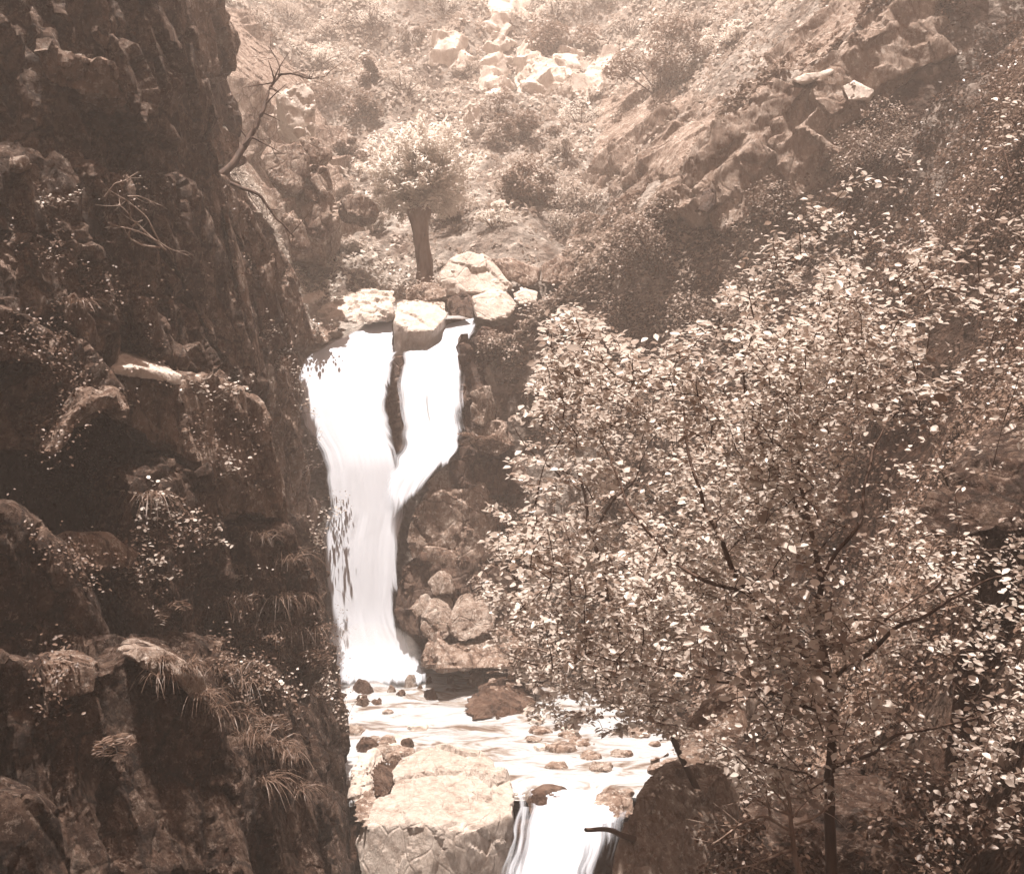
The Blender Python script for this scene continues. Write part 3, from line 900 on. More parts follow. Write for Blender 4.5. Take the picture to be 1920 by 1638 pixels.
# ---- right bank rocks in the foreground
boulder([(1185, 1500, 12.6), (1230, 1478, 12.8), (1330, 1480, 13), (1345, 1560, 12.8), (1330, 1720, 12), (1120, 1720, 11.8), (1160, 1580, 12.2)], (.8, 1.6, .1), 'mottle', .06, .12, 451, 'upright mottled rock on the right bank of the lower cascade')
boulder([(1262, 1410, 11.6), (1300, 1380, 11.8), (1360, 1330, 12), (1400, 1312, 12.1), (1400, 1380, 11.8), (1330, 1440, 11.4), (1280, 1440, 11.3)], (.5, 1.2, .2), 'ledge', .055, .08, 452, 'slanting pale rock seen through the leaves left of the tree trunk')
boulder([(1690, 985, 9.2), (1730, 930, 9.4), (1790, 885, 9.6), (1900, 850, 9.8), (2080, 850, 9.6), (2080, 1010, 9.2), (1900, 1015, 9), (1740, 1010, 9)], (1.0, 1.6, .3), 'lower', .06, .12, 453, 'large dark overhanging rock at the right edge behind the leafy tree')
boulder([(1380, 1600, 8.6), (1430, 1570, 8.8), (1600, 1580, 8.8), (1720, 1620, 8.6), (1760, 1760, 8), (1380, 1760, 7.8)], (.4, 1.4, .2), 'lower', .06, .12, 454, 'dark rock under the dead branches at the foot of the tree')
boulder([(1215, 1440, 17.8), (1290, 1420, 18.4), (1330, 1450, 18), (1300, 1490, 17.2), (1200, 1490, 17)], (.4, 1, .1), 'grey', .06, .08, 455, 'grey rock at the right end of the pool outlet')
boulder([(1110, 1425, 19.4), (1150, 1408, 19.8), (1190, 1415, 19.8), (1200, 1440, 19.2), (1130, 1445, 19)], (.1, .7, .1), 'grey', .05, .05, 456, 'low grey rock in the shallows under the hanging branches')

# ---- rear rocks left of the upper stream and far outcrops
REAR = [
    ([(500, 292), (536, 272), (560, 266), (575, 300), (566, 352), (530, 356), (508, 330)], 26.6, 'grey', 'blocky dark-faced rock on the left bank under the bare branch'),
    ([(562, 330), (590, 312), (606, 322), (614, 352), (600, 384), (568, 372)], 26.8, 'grey', 'dark-faced rock with bright top edge next to the blocky rock'),
    ([(560, 388), (600, 366), (622, 370), (628, 420), (605, 448), (570, 430)], 27.0, 'grey', 'square dark-faced rock lowest on the left bank scree'),
    ([(525, 180), (560, 152), (585, 170), (594, 235), (560, 250), (535, 235)], 29.5, 'chalk', 'pale dome-shaped rock behind the bare branch'),
    ([(568, 262), (590, 255), (620, 290), (600, 305), (575, 300)], 27.6, 'grey', 'small dark rock above the blocky rocks'),
    ([(530, 400), (552, 390), (566, 440), (575, 470), (548, 455)], 24.0, 'grey', 'leaning narrow stone under the long bare branch'),
    ([(640, 375), (680, 365), (715, 385), (705, 410), (655, 402)], 30.5, 'grey', 'flat rock on the scree left of the pollard'),
    ([(880, 210), (894, 180), (905, 215), (900, 240), (884, 238)], 44.0, 'chalk', 'thin pale upright stone above the pollard crown'),
]
for k, (pts, Y, mt, lb) in enumerate(REAR):
    rock('bank_rock', prism_bm(px([(u, v, Y + (300 - v) * .004) for u, v in pts]), (-.5, 2.2, .1)), M[mt], .06, .14, 501 + k, None, lb, 'rock', strat=(1.2, 1.2, .6), cell=1.1)
FAR = [
    ([(815, 105), (832, 70), (850, 62), (866, 85), (868, 118), (840, 122)], 'white triangular crag alone on the far hillside'),
    ([(912, 100), (918, -30), (968, -30), (975, 20), (950, 60), (958, 98)], 'tall white crag rising out of the top of the picture'),
    ([(900, 170), (925, 122), (948, 128), (955, 165), (930, 178)], 'white crag just under the tall crag'),
    ([(958, 130), (985, 102), (1000, 112), (1008, 170), (975, 178)], 'low ribbed crag in the middle of the far row'),
    ([(1004, 165), (1020, 128), (1040, 132), (1042, 172), (1012, 182)], 'narrow crag left of the twin white pillars'),
    ([(1042, 178), (1046, 108), (1068, 104), (1072, 150), (1066, 190)], 'slim white pillar in the far row of crags'),
    ([(1090, 170), (1098, 120), (1150, 95), (1148, 130), (1128, 170)], 'white crag touching the right-hand cliff top'),
]
outc = thing('rock_outcrop', P(1300, 340, 30), 'weathered striped cliff outcrop high on the right slope', 'cliff')
for k, (pts, back, vx, rg, mt) in enumerate([
    ([(1480, 150, 29.4), (1500, 140, 29.6), (1562, 128, 29.6), (1560, 140, 29.4), (1500, 158, 29.2)], (.3, .9, .1), .06, .06, 'chalk'),
    ([(1576, 160, 28.6), (1600, 150, 28.8), (1640, 168, 28.6), (1630, 186, 28.4), (1590, 190, 28.2)], (.3, .9, .1), .07, .08, 'chalk'),
    ([(1300, 395, 28.4), (1318, 350, 28.9), (1340, 352, 28.8), (1342, 385, 28.4), (1325, 400, 28.1)], (.3, 1, 0), .07, .08, 'dark'),
]):
    rock('rock_slab', prism_bm(px([(u, v, G(u, v, 20) - .7) for u, v, Y in pts]), back), M[mt], vx * .8, rg, 541 + k, outc, strat=(1.5, 1.5, .45), cell=1.7)

OUT = [
    [(1110, 330), (1118, 190), (1145, 125), (1210, 135), (1240, 220), (1225, 320), (1170, 345)],
    [(1215, 310), (1240, 190), (1300, 170), (1345, 205), (1345, 330), (1290, 350)],
    [(1320, 350), (1330, 250), (1400, 200), (1450, 190), (1430, 300), (1370, 390)],
    [(1380, 380), (1420, 270), (1470, 180), (1540, 140), (1590, 190), (1550, 300), (1470, 360)],
    [(1400, 190), (1480, 100), (1570, 10), (1640, -40), (1640, 40), (1560, 130), (1470, 170)],
    [(1560, 150), (1640, 30), (1720, -40), (1790, -40), (1720, 60), (1640, 170), (1590, 190)],
]
for k, poly_ in enumerate(OUT):
    rock('rock_face', pile_bm(poly_, 60, 1.15, 560 + k, 22, -.65, .14, .62, (1.8, 1.0, .5)), M['slope'], .075, .07, 561 + k, outc, cell=.9, strat=(1, 1, .7))
rock('rock_bank', pile_bm([(400, 30), (440, 20), (520, 130), (585, 160), (605, 260), (635, 350), (630, 440), (560, 470), (480, 400), (430, 290)], 62, 1.6, 571, 24, .25, .35, .35, (1.1, 1, .9)), M['grey'], .075, .06, 571, None, 'jumbled blocky rock bank behind the bare tree left of the upper stream', 'rock bank', cell=.8)
for k, (pts, lb) in enumerate(FAR):
    cu = np.mean([q[0] for q in pts]); cv = np.mean([q[1] for q in pts])
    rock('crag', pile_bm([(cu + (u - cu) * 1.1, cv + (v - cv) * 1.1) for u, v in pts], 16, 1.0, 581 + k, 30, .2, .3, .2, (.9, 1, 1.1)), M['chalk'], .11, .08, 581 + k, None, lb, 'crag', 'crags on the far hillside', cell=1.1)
finish_rocks()


# ------------------------------------------------------------------ water
def veil(left, right, rows, cols, seed, bulge=0.25, cover=(1.3, 0.12), fade=None, holes=None):
    L = np.array(px(left)); R = np.array(px(right))

    def resamp(A):
        d = np.concatenate([[0], np.cumsum(np.linalg.norm(np.diff(A, axis=0), axis=1))])
        k = np.linspace(0, 1, len(A))
        t = np.linspace(0, 1, rows)
        o = np.stack([np.interp(t, k, A[:, j]) for j in range(3)], 1)
        for _ in range(25):
            o[1:-1] = (o[:-2] + 2 * o[1:-1] + o[2:]) / 4
        return o
    A, B = resamp(L), resamp(R)
    tt = np.linspace(0, 1, rows) * np.linalg.norm(np.diff(A, axis=0), axis=1).sum()
    for E, sd in ((A, 1), (B, 2)):
        E[:, 0] += .11 * fbm(np.stack([tt * 1.1, np.full(rows, seed * 5.3 + sd), np.zeros(rows)], 1), 3, seed + sd)
    s = np.linspace(0, 1, cols)
    V = A[:, None, :] * (1 - s)[None, :, None] + B[:, None, :] * s[None, :, None]
    w = np.linalg.norm(B - A, axis=1)[:, None] * s[None, :]
    z = V[:, :, 2]
    q = np.stack([(s[None, :] * 9 + 0 * z).ravel(), (z * 0.25).ravel(), np.full(z.size, seed * 3.1)], 1)
    V[:, :, 1] -= bulge * np.sin(np.pi * s)[None, :] + 0.012 * fbm(q, 3, seed).reshape(z.shape)
    e = np.minimum(s, 1 - s)[None, :] * np.linalg.norm(B - A, axis=1)[:, None]
    cov = np.clip(e / cover[1], 0, 1) * cover[0] + 0.02
    if fade is not None:
        t = np.linspace(0, 1, rows)[:, None]
        cov = cov - 2.2 * (1 - np.clip(np.interp(t, *fade), 0, 1))
    if holes is not None:
        cov = cov * holes(V)
    idx = np.arange(rows * cols).reshape(rows, cols)
    f = np.stack([idx[:-1, :-1], idx[1:, :-1], idx[1:, 1:], idx[:-1, 1:]], -1).reshape(-1, 4)
    return V.reshape(-1, 3), f, dict(across=w.ravel(), down=z.ravel(), cover=cov.ravel())


wf = thing('waterfall', P(690, 1255, 24.8), 'tall white waterfall pouring in two strands into the pool', 'waterfall')
ML = [(690, 585, 27.5), (655, 622, 26.9), (605, 650, 26.3), (552, 682, 25.8), (560, 740, 25.5), (578, 800, 25.3), (600, 870, 25.1), (610, 960, 24.9), (606, 1050, 24.7), (612, 1150, 24.5), (616, 1230, 24.3), (606, 1285, 23.5)]
MR = [(746, 585, 27.5), (744, 622, 26.9), (748, 655, 26.3), (746, 688, 25.9), (731, 740, 25.55), (728, 800, 25.35), (748, 862, 25.1), (756, 960, 24.9), (754, 1050, 24.7), (748, 1150, 24.5), (772, 1230, 24.3), (835, 1285, 23.5)]
RL = [(815, 612, 27.4), (778, 640, 26.8), (744, 664, 26.3), (748, 715, 25.9), (757, 780, 25.6), (746, 838, 25.25), (726, 890, 24.95), (705, 950, 24.75), (695, 1040, 24.6), (692, 1140, 24.4)]
RR = [(905, 592, 27.5), (888, 620, 26.9), (874, 668, 26.3), (868, 740, 25.9), (862, 800, 25.6), (858, 842, 25.25), (815, 893, 24.95), (778, 955, 24.75), (762, 1040, 24.6), (752, 1140, 24.4)]


def gaps(V):
    u = 960 + FPX * V[..., 0] / V[..., 1]
    v = HZ - FPX * V[..., 2] / V[..., 1]
    c = u + 6 * np.sin(v / 23)
    hole = 0 * u
    hole += .42 * np.exp(-((c - 806) / 7) ** 2) * np.clip((v - 700) / 40, 0, 1) * np.clip((825 - v) / 40, 0, 1)
    hole += .30 * np.exp(-((c - 845) / 8) ** 2) * np.clip((v - 690) / 40, 0, 1) * np.clip((815 - v) / 40, 0, 1)
    hole += 1.4 * np.clip((u - 734) / 5, 0, 1) * np.clip((840 - .25 * np.maximum(0, v - 600) - u) / 6, 0, 1) * np.clip((660 - v - np.maximum(0, u - 800) * .6) / 7, 0, 1)
    return np.clip(1 - hole * 1.25, 0, 1)


part('left_strand', veil(ML, MR, 220, 70, 1, .0, (.98, .34), ([0, .96, 1], [1, 1, .5]), gaps), M['fall'], wf)
part('right_strand', veil(RL, RR, 170, 60, 3, .0, (.95, .40), ([0, .05, .66, 1], [.8, 1, 1, 0]), gaps), M['fall'], wf)

lc = thing('cascade', P(1040, 1640, 16.8), 'small white cascade spilling over the pool outlet past the big boulder', 'cascade')
part('water_sheet', veil([(968, 1476, 17.9), (966, 1505, 17.4), (955, 1560, 16.9), (930, 1640, 16.5), (900, 1720, 16.0)], [(1225, 1476, 17.9), (1195, 1505, 17.4), (1160, 1560, 16.9), (1130, 1640, 16.5), (1130, 1720, 16)], 50, 60, 6, .1, (.72, .8)), M['fall'], lc)
part('water_sheet', veil([(985, 1510, 17.1), (975, 1560, 16.7), (940, 1640, 16.2), (915, 1720, 15.8)], [(1170, 1520, 17.1), (1140, 1570, 16.7), (1115, 1640, 16.2), (1110, 1720, 15.8)], 40, 50, 7, .1, (.8, .7)), M['fall'], lc)

gy = np.arange(17.55, 26.2, 0.06)
gs = np.linspace(0, 1, 110)
GX = (np.interp(gy, *XL) - 1.0)[:, None] * (1 - gs) + (np.interp(gy, *XR) + 1.2)[:, None] * gs
GY = np.repeat(gy[:, None], len(gs), 1)
pp = np.stack([GX.ravel() * 1.3, GY.ravel() * 2.6, np.zeros(GX.size)], 1)
near_fall = np.exp(-((GX + 3.2) ** 2 + (GY - 24.2) ** 2) / 5.0)
lip = 17.75 + fbm(np.stack([GX[0] * 1.6, 0 * GX[0], 0 * GX[0]], 1), 3, 77) * .35
GY = np.maximum(GY, lip[None, :] - .12 + .10 * (GY - 17.55))
spill = np.clip((lip[None, :] + .25 - GY) / .4, 0, 1)
GZ = WATER - .28 * spill ** 2 + (fbm(pp, 4, 61).reshape(GX.shape)) * (0.025 + 0.06 * near_fall)
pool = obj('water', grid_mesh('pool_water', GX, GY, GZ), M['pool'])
tag(pool, kind='structure')
gy = np.arange(8.0, 17.0, 0.12)
GX = (np.interp(gy, *XL) - .8)[:, None] * (1 - gs) + (np.interp(gy, *XR) + .8)[:, None] * gs
GY = np.repeat(gy[:, None], len(gs), 1)
pp = np.stack([GX.ravel() * 1.3, GY.ravel() * 2.0, np.zeros(GX.size)], 1)
tag(obj('water', grid_mesh('lower_water', GX, GY, -8.45 + fbm(pp, 3, 71).reshape(GX.shape) * .05), M['pool']), kind='structure')
gy = np.arange(27.2, 30.5, 0.1)
GX = np.interp(gy, [27, 28.5, 30.5], [-3.7, -3.4, -3.2])[:, None] * (1 - gs) + np.interp(gy, [27, 28.5, 30.5], [-0.9, -1.8, -2.6])[:, None] * gs
GY = np.repeat(gy[:, None], len(gs), 1)
tag(obj('water', grid_mesh('upper_water', GX, GY, np.interp(GY, [27.2, 30.5], [1.35, 2.05]) + 0 * GX), M['pool']), kind='structure')


# ------------------------------------------------------------------ plants: leaf clouds, tubes
TEMPL = {
    'sliver': (np.array([(0, -.5, 0), (.15, .0, .03), (0, .5, -.04), (-.15, .0, .03)]), np.array([(0, 1, 2, 3)])),
    'leaf': (np.array([(0, -.5, 0), (.25, -.26, .05), (.33, .08, .07), (0, .52, -.10), (-.33, .08, .07), (-.25, -.26, .05)]), np.array([(0, 1, 2, 3), (0, 3, 4, 5)])),
    'dia': (np.array([(0, -.5, 0), (.30, .02, .05), (0, .5, -.03), (-.30, .02, .05)]), np.array([(0, 1, 2, 3)])),
    'oval': (np.array([(0, -.5, 0), (.27, -.22, .05), (.30, .14, .05), (0, .5, -.03), (-.30, .14, .05), (-.27, -.22, .05)]), np.array([(0, 1, 2, 3), (0, 3, 4, 5)])),
    'round': (np.array([(0, -.5, 0), (.36, -.26, .06), (.40, .16, .05), (0, .46, -.04), (-.40, .16, .05), (-.36, -.26, .06)]), np.array([(0, 1, 2, 3), (0, 3, 4, 5)])),
    'narrow': (np.array([(0, -.5, 0), (.10, -.15, .02), (.09, .2, .02), (0, .5, -.06), (-.09, .2, .02), (-.10, -.15, .02)]), np.array([(0, 1, 2, 3), (0, 3, 4, 5)])),
}


def leaves(pos, nrm, size, templ='oval', heading=None, rnd=None):
    pos = np.asarray(pos, float)
    n = len(pos)
    nrm = unit(np.asarray(nrm, float))
    if heading is None:
        heading = rng.normal(size=(n, 3))
    t = unit(heading - nrm * np.sum(heading * nrm, 1, keepdims=True))
    b = np.cross(t, nrm)
    tv, tf = TEMPL[templ]
    size = np.broadcast_to(np.asarray(size, float), (n,))
    V = pos[:, None, :] + size[:, None, None] * (tv[None, :, 0:1] * b[:, None, :] + tv[None, :, 1:2] * t[:, None, :] + tv[None, :, 2:3] * nrm[:, None, :])
    F = (tf[None] + (np.arange(n) * len(tv))[:, None, None]).reshape(-1, 4)
    if rnd is None:
        rnd = rng.random(n)
    return V.reshape(-1, 3), F, dict(rnd=np.repeat(rnd, len(tv)))


def up_normals(n, spread=0.5, bias=(0, 0, 1)):
    return unit(np.asarray(bias, float) + rng.normal(size=(n, 3)) * spread)


def tubes(lines, sides=6):
    """lines: list of (points (n,3), radii (n,))."""
    VV, FF, off = [], [], 0
    for pts, rad in lines:
        pts = np.asarray(pts, float); rad = np.asarray(rad, float)
        n = len(pts)
        d = unit(np.gradient(pts, axis=0))
        ref = np.where(np.abs(d[:, 2:3]) > .9, np.array([[1., 0, 0]]), np.array([[0, 0, 1.]]))
        a = unit(np.cross(d, ref)); b = np.cross(d, a)
        an = np.arange(sides) * math.tau / sides
        ring = pts[:, None, :] + rad[:, None, None] * (np.cos(an)[None, :, None] * a[:, None, :] + np.sin(an)[None, :, None] * b[:, None, :])
        VV.append(ring.reshape(-1, 3))
        i = np.arange(n * sides).reshape(n, sides) + off
        j = np.roll(i, -1, axis=1)
        FF.append(np.stack([i[:-1], j[:-1], j[1:], i[1:]], -1).reshape(-1, 4))
        off += n * sides
    return np.concatenate(VV), np.concatenate(FF), {}


def smooth_line(pts, n=24, wob=0.0, seed=0):
    pts = np.asarray(pts, float)
    k = np.concatenate([[0], np.cumsum(np.linalg.norm(np.diff(pts, axis=0), axis=1))])
    t = np.linspace(0, k[-1], n)
    o = np.stack([np.interp(t, k, pts[:, j]) for j in range(3)], 1)
    for _ in range(2):
        o[1:-1] = (o[:-2] + 2 * o[1:-1] + o[2:]) / 4
    if wob:
        q = np.stack([t * 2.5, np.full(n, seed * 7.3), np.zeros(n)], 1)
        w = np.stack([fbm(q + 11 * j, 2, seed + j) for j in range(3)], 1)
        o = o + w * wob * np.minimum(1, np.linspace(0, 3, n))[:, None]
    return o


def joined(a, b):
    return np.concatenate([a[0], b[0]]), np.concatenate([a[1], b[1] + len(a[0])]), {k: np.concatenate([a[2][k], b[2][k]]) for k in a[2]}


# ---- a leafy broadleaf tree: limbs drawn, sprays of leaves hung on twigs
def big_leaf_mesh():
    ys = [-.5, -.36, -.14, .1, .3, .44, .5]
    ws = [.0, .20, .33, .34, .24, .10, 0]
    V, F = [], []
    for y, w in zip(ys, ws):
        V += [(-w, y, .06 * w / .34), (0, y, -.02 - .10 * y * y), (w, y, .06 * w / .34)]
    for k in range(len(ys) - 1):
        a = k * 3
        F += [(a, a + 1, a + 4, a + 3), (a + 1, a + 2, a + 5, a + 4)]
    m = mesh_np('leaf', np.array(V), np.array(F))
    m.materials.append(M['leaf_obj'])
    return m


BIGLEAF = big_leaf_mesh()


def leafy_tree(name, label, base, limbs, sprays, per, lsize, leafmat, n_single, rr, cat='tree', tw=.0035, tilt=.38):
    """limbs: list of (points, r0, r1), the first is the trunk; sprays: (n,3) ends of twigs."""
    root = thing(name, base, label, cat)
    lines = []
    for k, (pts, r0, r1) in enumerate(limbs):
        o = smooth_line(pts, 28, .045, k + 3)
        lines.append((o, np.linspace(r0, r1, len(o)) * .74))
    part('trunk', tubes(lines[:1], 9), M['bark'], root)
    for ln in lines[1:]:
        part('branch', tubes([ln], 7), M['bark'], root)
    nodes = np.concatenate([l[0] for l in lines])
    tws, pos, hd, nr = [], [], [], []
    first = np.array([np.min(np.linalg.norm(nodes - s, axis=1)) for s in sprays])
    for s in sprays[np.argsort(first)]:
        d = np.linalg.norm(nodes - s, axis=1) + np.maximum(0, nodes[:, 2] - s[2]) * .6
        a = nodes[np.argmin(d)]
        ln = np.linalg.norm(s - a)
        mid = (a + s) / 2 + np.array((0, 0, .12 * ln)) + rr.normal(size=3) * .04 * ln
        o = smooth_line([a, mid, s], 9)
        tws.append((o, np.linspace(tw * (1 + min(ln, 1.5)), tw * .4, len(o))))
        nodes = np.concatenate([nodes, o[3:8:2]])
        dirn = unit(s - mid)
        dirn = unit(dirn * np.array((1, 1, .35)))
        side = unit(np.cross(dirn, (0, 0, 1)))
        L = min(.5, max(.22, ln)) * rr.uniform(.7, 1.2)
        m = int(per * rr.uniform(.6, 1.35))
        for j in range(m):
            t = (j + .5) / m
            p = s + dirn * (t - .7) * L + side * (1 if j % 2 else -1) * lsize * rr.uniform(.3, 1.0) + np.array((0, 0, rr.normal() * .035))
            pos.append(p)
            h = dirn * rr.uniform(.2, 1) + side * (1 if j % 2 else -1) * rr.uniform(.5, 1.2)
            hd.append(h)
            nr.append(np.array((0, -.18, 1)) + rr.normal(size=3) * tilt)
    part('twigs', tubes(tws, 4), M['bark'], root, 'stuff')
    pos, hd, nr = map(np.array, (pos, hd, nr))
    sz = lsize * rr.uniform(.5, 1.35, len(pos)) * np.where(rr.random(len(pos)) < .12, 1.3, 1)
    order = np.argsort(pos[:, 1] / sz)          # those that show largest come first
    single = order[:n_single]
    rest = order[n_single:]
    part('foliage', leaves(pos[rest], nr[rest], sz[rest], 'leaf', hd[rest]), leafmat, root, 'stuff')
    loc = np.array(root.location)
    for i in single:
        nn = unit(nr[i]); tt = unit(hd[i] - nn * np.dot(hd[i], nn)); bb = np.cross(tt, nn)
        o = bpy.data.objects.new('leaf', BIGLEAF)
        C.objects.link(o)
        o.parent = root
        s_ = sz[i]
        mtx = Matrix(((bb[0] * s_, tt[0] * s_, nn[0] * s_, pos[i][0] - loc[0]), (bb[1] * s_, tt[1] * s_, nn[1] * s_, pos[i][1] - loc[1]), (bb[2] * s_, tt[2] * s_, nn[2] * s_, pos[i][2] - loc[2]), (0, 0, 0, 1)))
        o.matrix_local = mtx
    return root


def crown_points(poly, n, y0, y1, rr, gap=0.35, seed=0):
    """Points through a crown's volume, thinned where it has gaps."""
    us = [p[0] for p in poly]; vs_ = [p[1] for p in poly]
    out = []
    while len(out) < n:
        u = rr.uniform(min(us), max(us), 400); v = rr.uniform(min(vs_), max(vs_), 400); Y = rr.uniform(y0, y1, 400)
        ok = in_poly(u, v, poly)
        p = np.stack([(u - 960) / FPX * Y, Y, (HZ - v) / FPX * Y], 1)
        ok &= (fbm(p * 1.3, 2, 91 + seed) * .5 + .5) > gap * rr.uniform(.6, 1.4, 400)
        out += list(p[ok])
    return np.array(out[:n])


rr = np.random.default_rng(21)
YT = 7.0
limbs = [
    (px([(1560, 1760, 7.0), (1556, 1500, 7), (1548, 1280, 7), (1540, 1120, 7.05), (1520, 1000, 7.1), (1500, 880, 7.2), (1490, 760, 7.3)]), .058, .010),
    (px([(1546, 1260, 7), (1470, 1190, 7.1), (1400, 1110, 7.2), (1350, 1020, 7.2), (1310, 930, 7.3), (1285, 830, 7.5), (1270, 720, 7.6)]), .035, .008),
    (px([(1400, 1110, 7.2), (1320, 1090, 7.3), (1240, 1040, 7.5), (1190, 970, 7.6), (1150, 880, 7.8), (1110, 780, 8)]), .02, .006),
    (px([(1552, 1340, 7), (1470, 1310, 6.8), (1340, 1275, 6.8), (1200, 1252, 7), (1080, 1230, 7.2)]), .024, .005),
    (px([(1552, 1290, 7), (1600, 1230, 6.8), (1680, 1175, 6.6), (1790, 1125, 6.4), (1900, 1080, 6.2)]), .026, .006),
    (px([(1545, 1212, 7), (1600, 1206, 7.2), (1700, 1150, 7.4), (1800, 1050, 7.6)]), .02, .005),
    (px([(1535, 1090, 7.05), (1600, 980, 7.2), (1640, 860, 7.4), (1680, 720, 7.6)]), .02, .005),
    (px([(1556, 1440, 7), (1650, 1400, 6.6), (1780, 1360, 6.2), (1900, 1330, 6)]), .02, .005),
    (px([(1515, 980, 7.1), (1440, 860, 7), (1400, 740, 7), (1390, 640, 7)]), .018, .005),
    (px([(1556, 1470, 7), (1480, 1440, 6.5), (1380, 1420, 6.3)]), .014, .004),
]
poly = [(1010, 640), (1060, 560), (1130, 610), (1210, 680), (1290, 600), (1370, 640), (1430, 540), (1500, 600), (1570, 470), (1640, 540), (1740, 420), (1800, 500), (1960, 380), (1960, 1600), (1800, 1560), (1700, 1500), (1560, 1500), (1400, 1480), (1290, 1390), (1130, 1330), (1010, 1250), (940, 1080), (1000, 900)]
sp = np.concatenate([crown_points(poly, 2350, 5.8, 8.8, rr, .72, 1), crown_points([(1330, 560), (1500, 380), (1700, 260), (1960, 140), (1960, 700), (1400, 720)], 260, 7.2, 9.2, rr, .6, 4)])
uu_ = 960 + FPX * sp[:, 0] / sp[:, 1]
sp = sp[rr.random(len(sp)) > np.clip((uu_ - 1560) / 300, 0, .68)]
leafy_tree('leafy_tree', 'slender leafy tree with dark forked trunk filling the right foreground', P(1560, 1760, 7.0), limbs, sp, 12, .049, M['leaf'], 300, rr)

# a second, farther young tree whose branches hang over the pool
limbs2 = [
    (px([(1350, 1560, 13.2), (1255, 1380, 13), (1170, 1200, 13), (1120, 1040, 13.2), (1080, 880, 13.5), (1060, 700, 14)]), .06, .012),
    (px([(1190, 1280, 13), (1100, 1240, 12.6), (1010, 1250, 12.4), (940, 1220, 12.3)]), .025, .006),
    (px([(1150, 1130, 13), (1060, 1080, 13), (970, 1060, 13), (900, 1060, 13)]), .025, .006),
    (px([(1110, 1000, 13.3), (1200, 880, 13), (1260, 740, 13)]), .025, .006),
    (px([(1090, 920, 13.4), (1010, 860, 13.6), (960, 800, 13.8)]), .02, .006),
]
poly2 = [(930, 900), (1000, 700), (1060, 560), (1200, 640), (1330, 760), (1350, 1100), (1300, 1380), (1120, 1390), (1000, 1350), (920, 1210), (900, 1090)]
sp2 = crown_points(poly2, 650, 12, 14.8, rr, .4, 2)
leafy_tree('leafy_tree', 'young leafy tree leaning over the pool behind the slender tree', P(1350, 1560, 13.2), limbs2, sp2, 15, .085, M['leaf'], 120, rr)


# ---- pollard tree above the fall
def pollard():
    base = P(797, 528, 30.6)
    root = thing('pollard_tree', base, 'stout pollard tree with mop of shoots above the waterfall', 'tree')
    tr = smooth_line(px([(799, 540, 30.6), (795, 490, 30.7), (788, 440, 30.8), (786, 405, 30.8), (788, 378, 30.8)]), 40)
    part('trunk', tubes([(tr, np.interp(np.linspace(0, 1, 40), [0, .12, .5, .75, .9, 1], [.32, .21, .21, .26, .38, .26]))], 24), M['bark2'], root)
    kid = root.children[0].data
    cc = np.empty(len(kid.vertices) * 3, np.float32); kid.vertices.foreach_get('co', cc); cc = cc.reshape(-1, 3)
    cc += (fbm(cc * np.array((5, 5, 1.6)), 3, 66) * .05)[:, None] * unit(cc * np.array((1, 1, 0)) + 1e-6)
    kid.vertices.foreach_set('co', cc.ravel()); kid.update()
    head = P(788, 390, 30.8)
    r_ = np.random.default_rng(5)
    kn = []
    for k in range(9):
        d = unit(np.array((r_.normal(), r_.normal() * .8, abs(r_.normal()) * .9 + .25)))
        e = head + d * r_.uniform(.55, .95)
        kn.append((smooth_line([head, head + d * .4 + np.array((0, 0, .05)), e], 8), np.linspace(.22, .11, 8)))
    for ln in kn:
        part('branch', tubes([ln], 8), M['bark2'], root)
    sh, pos, hd = [], [], []
    cen = P(790, 322, 30.8)
    for k in range(340):
        a = kn[k % 9][0][-1 - (k % 4)]
        d = unit(r_.normal(size=3) + np.array((0, 0, .12)))
        e = cen + d * np.array((1.68, 1.55, 1.50)) * r_.uniform(.55, 1.12)
        if e[2] < head[2] - .1:
            e[2] = head[2] - r_.uniform(0, .25)
        o = smooth_line([a, (a + e) / 2 + np.array((0, 0, .12)) + r_.normal(size=3) * .06, e], 10)
        sh.append((o, np.linspace(.009, .003, 10)))
        for j in range(70):
            t = 1 - r_.uniform(0, 1) ** 1.3 * .85
            i = min(8, int(t * 9))
            q = o[i] + (o[i + 1] - o[i]) * (t * 9 - i) + r_.normal(size=3) * .07
            pos.append(q); hd.append(unit(o[i + 1] - o[i]) + r_.normal(size=3) * .6)
    v4, f4, _ = tubes(sh, 4)
    part('shoots', (v4, f4, dict(rnd=np.full(len(v4), .2))), M['willow'], root, 'stuff')
    pos = np.array(pos); hd = np.array(hd)
    part('crown', leaves(pos, up_normals(len(pos), .6), r_.uniform(.13, .25, len(pos)), 'sliver', hd), M['willow'], root, 'stuff')


pollard()


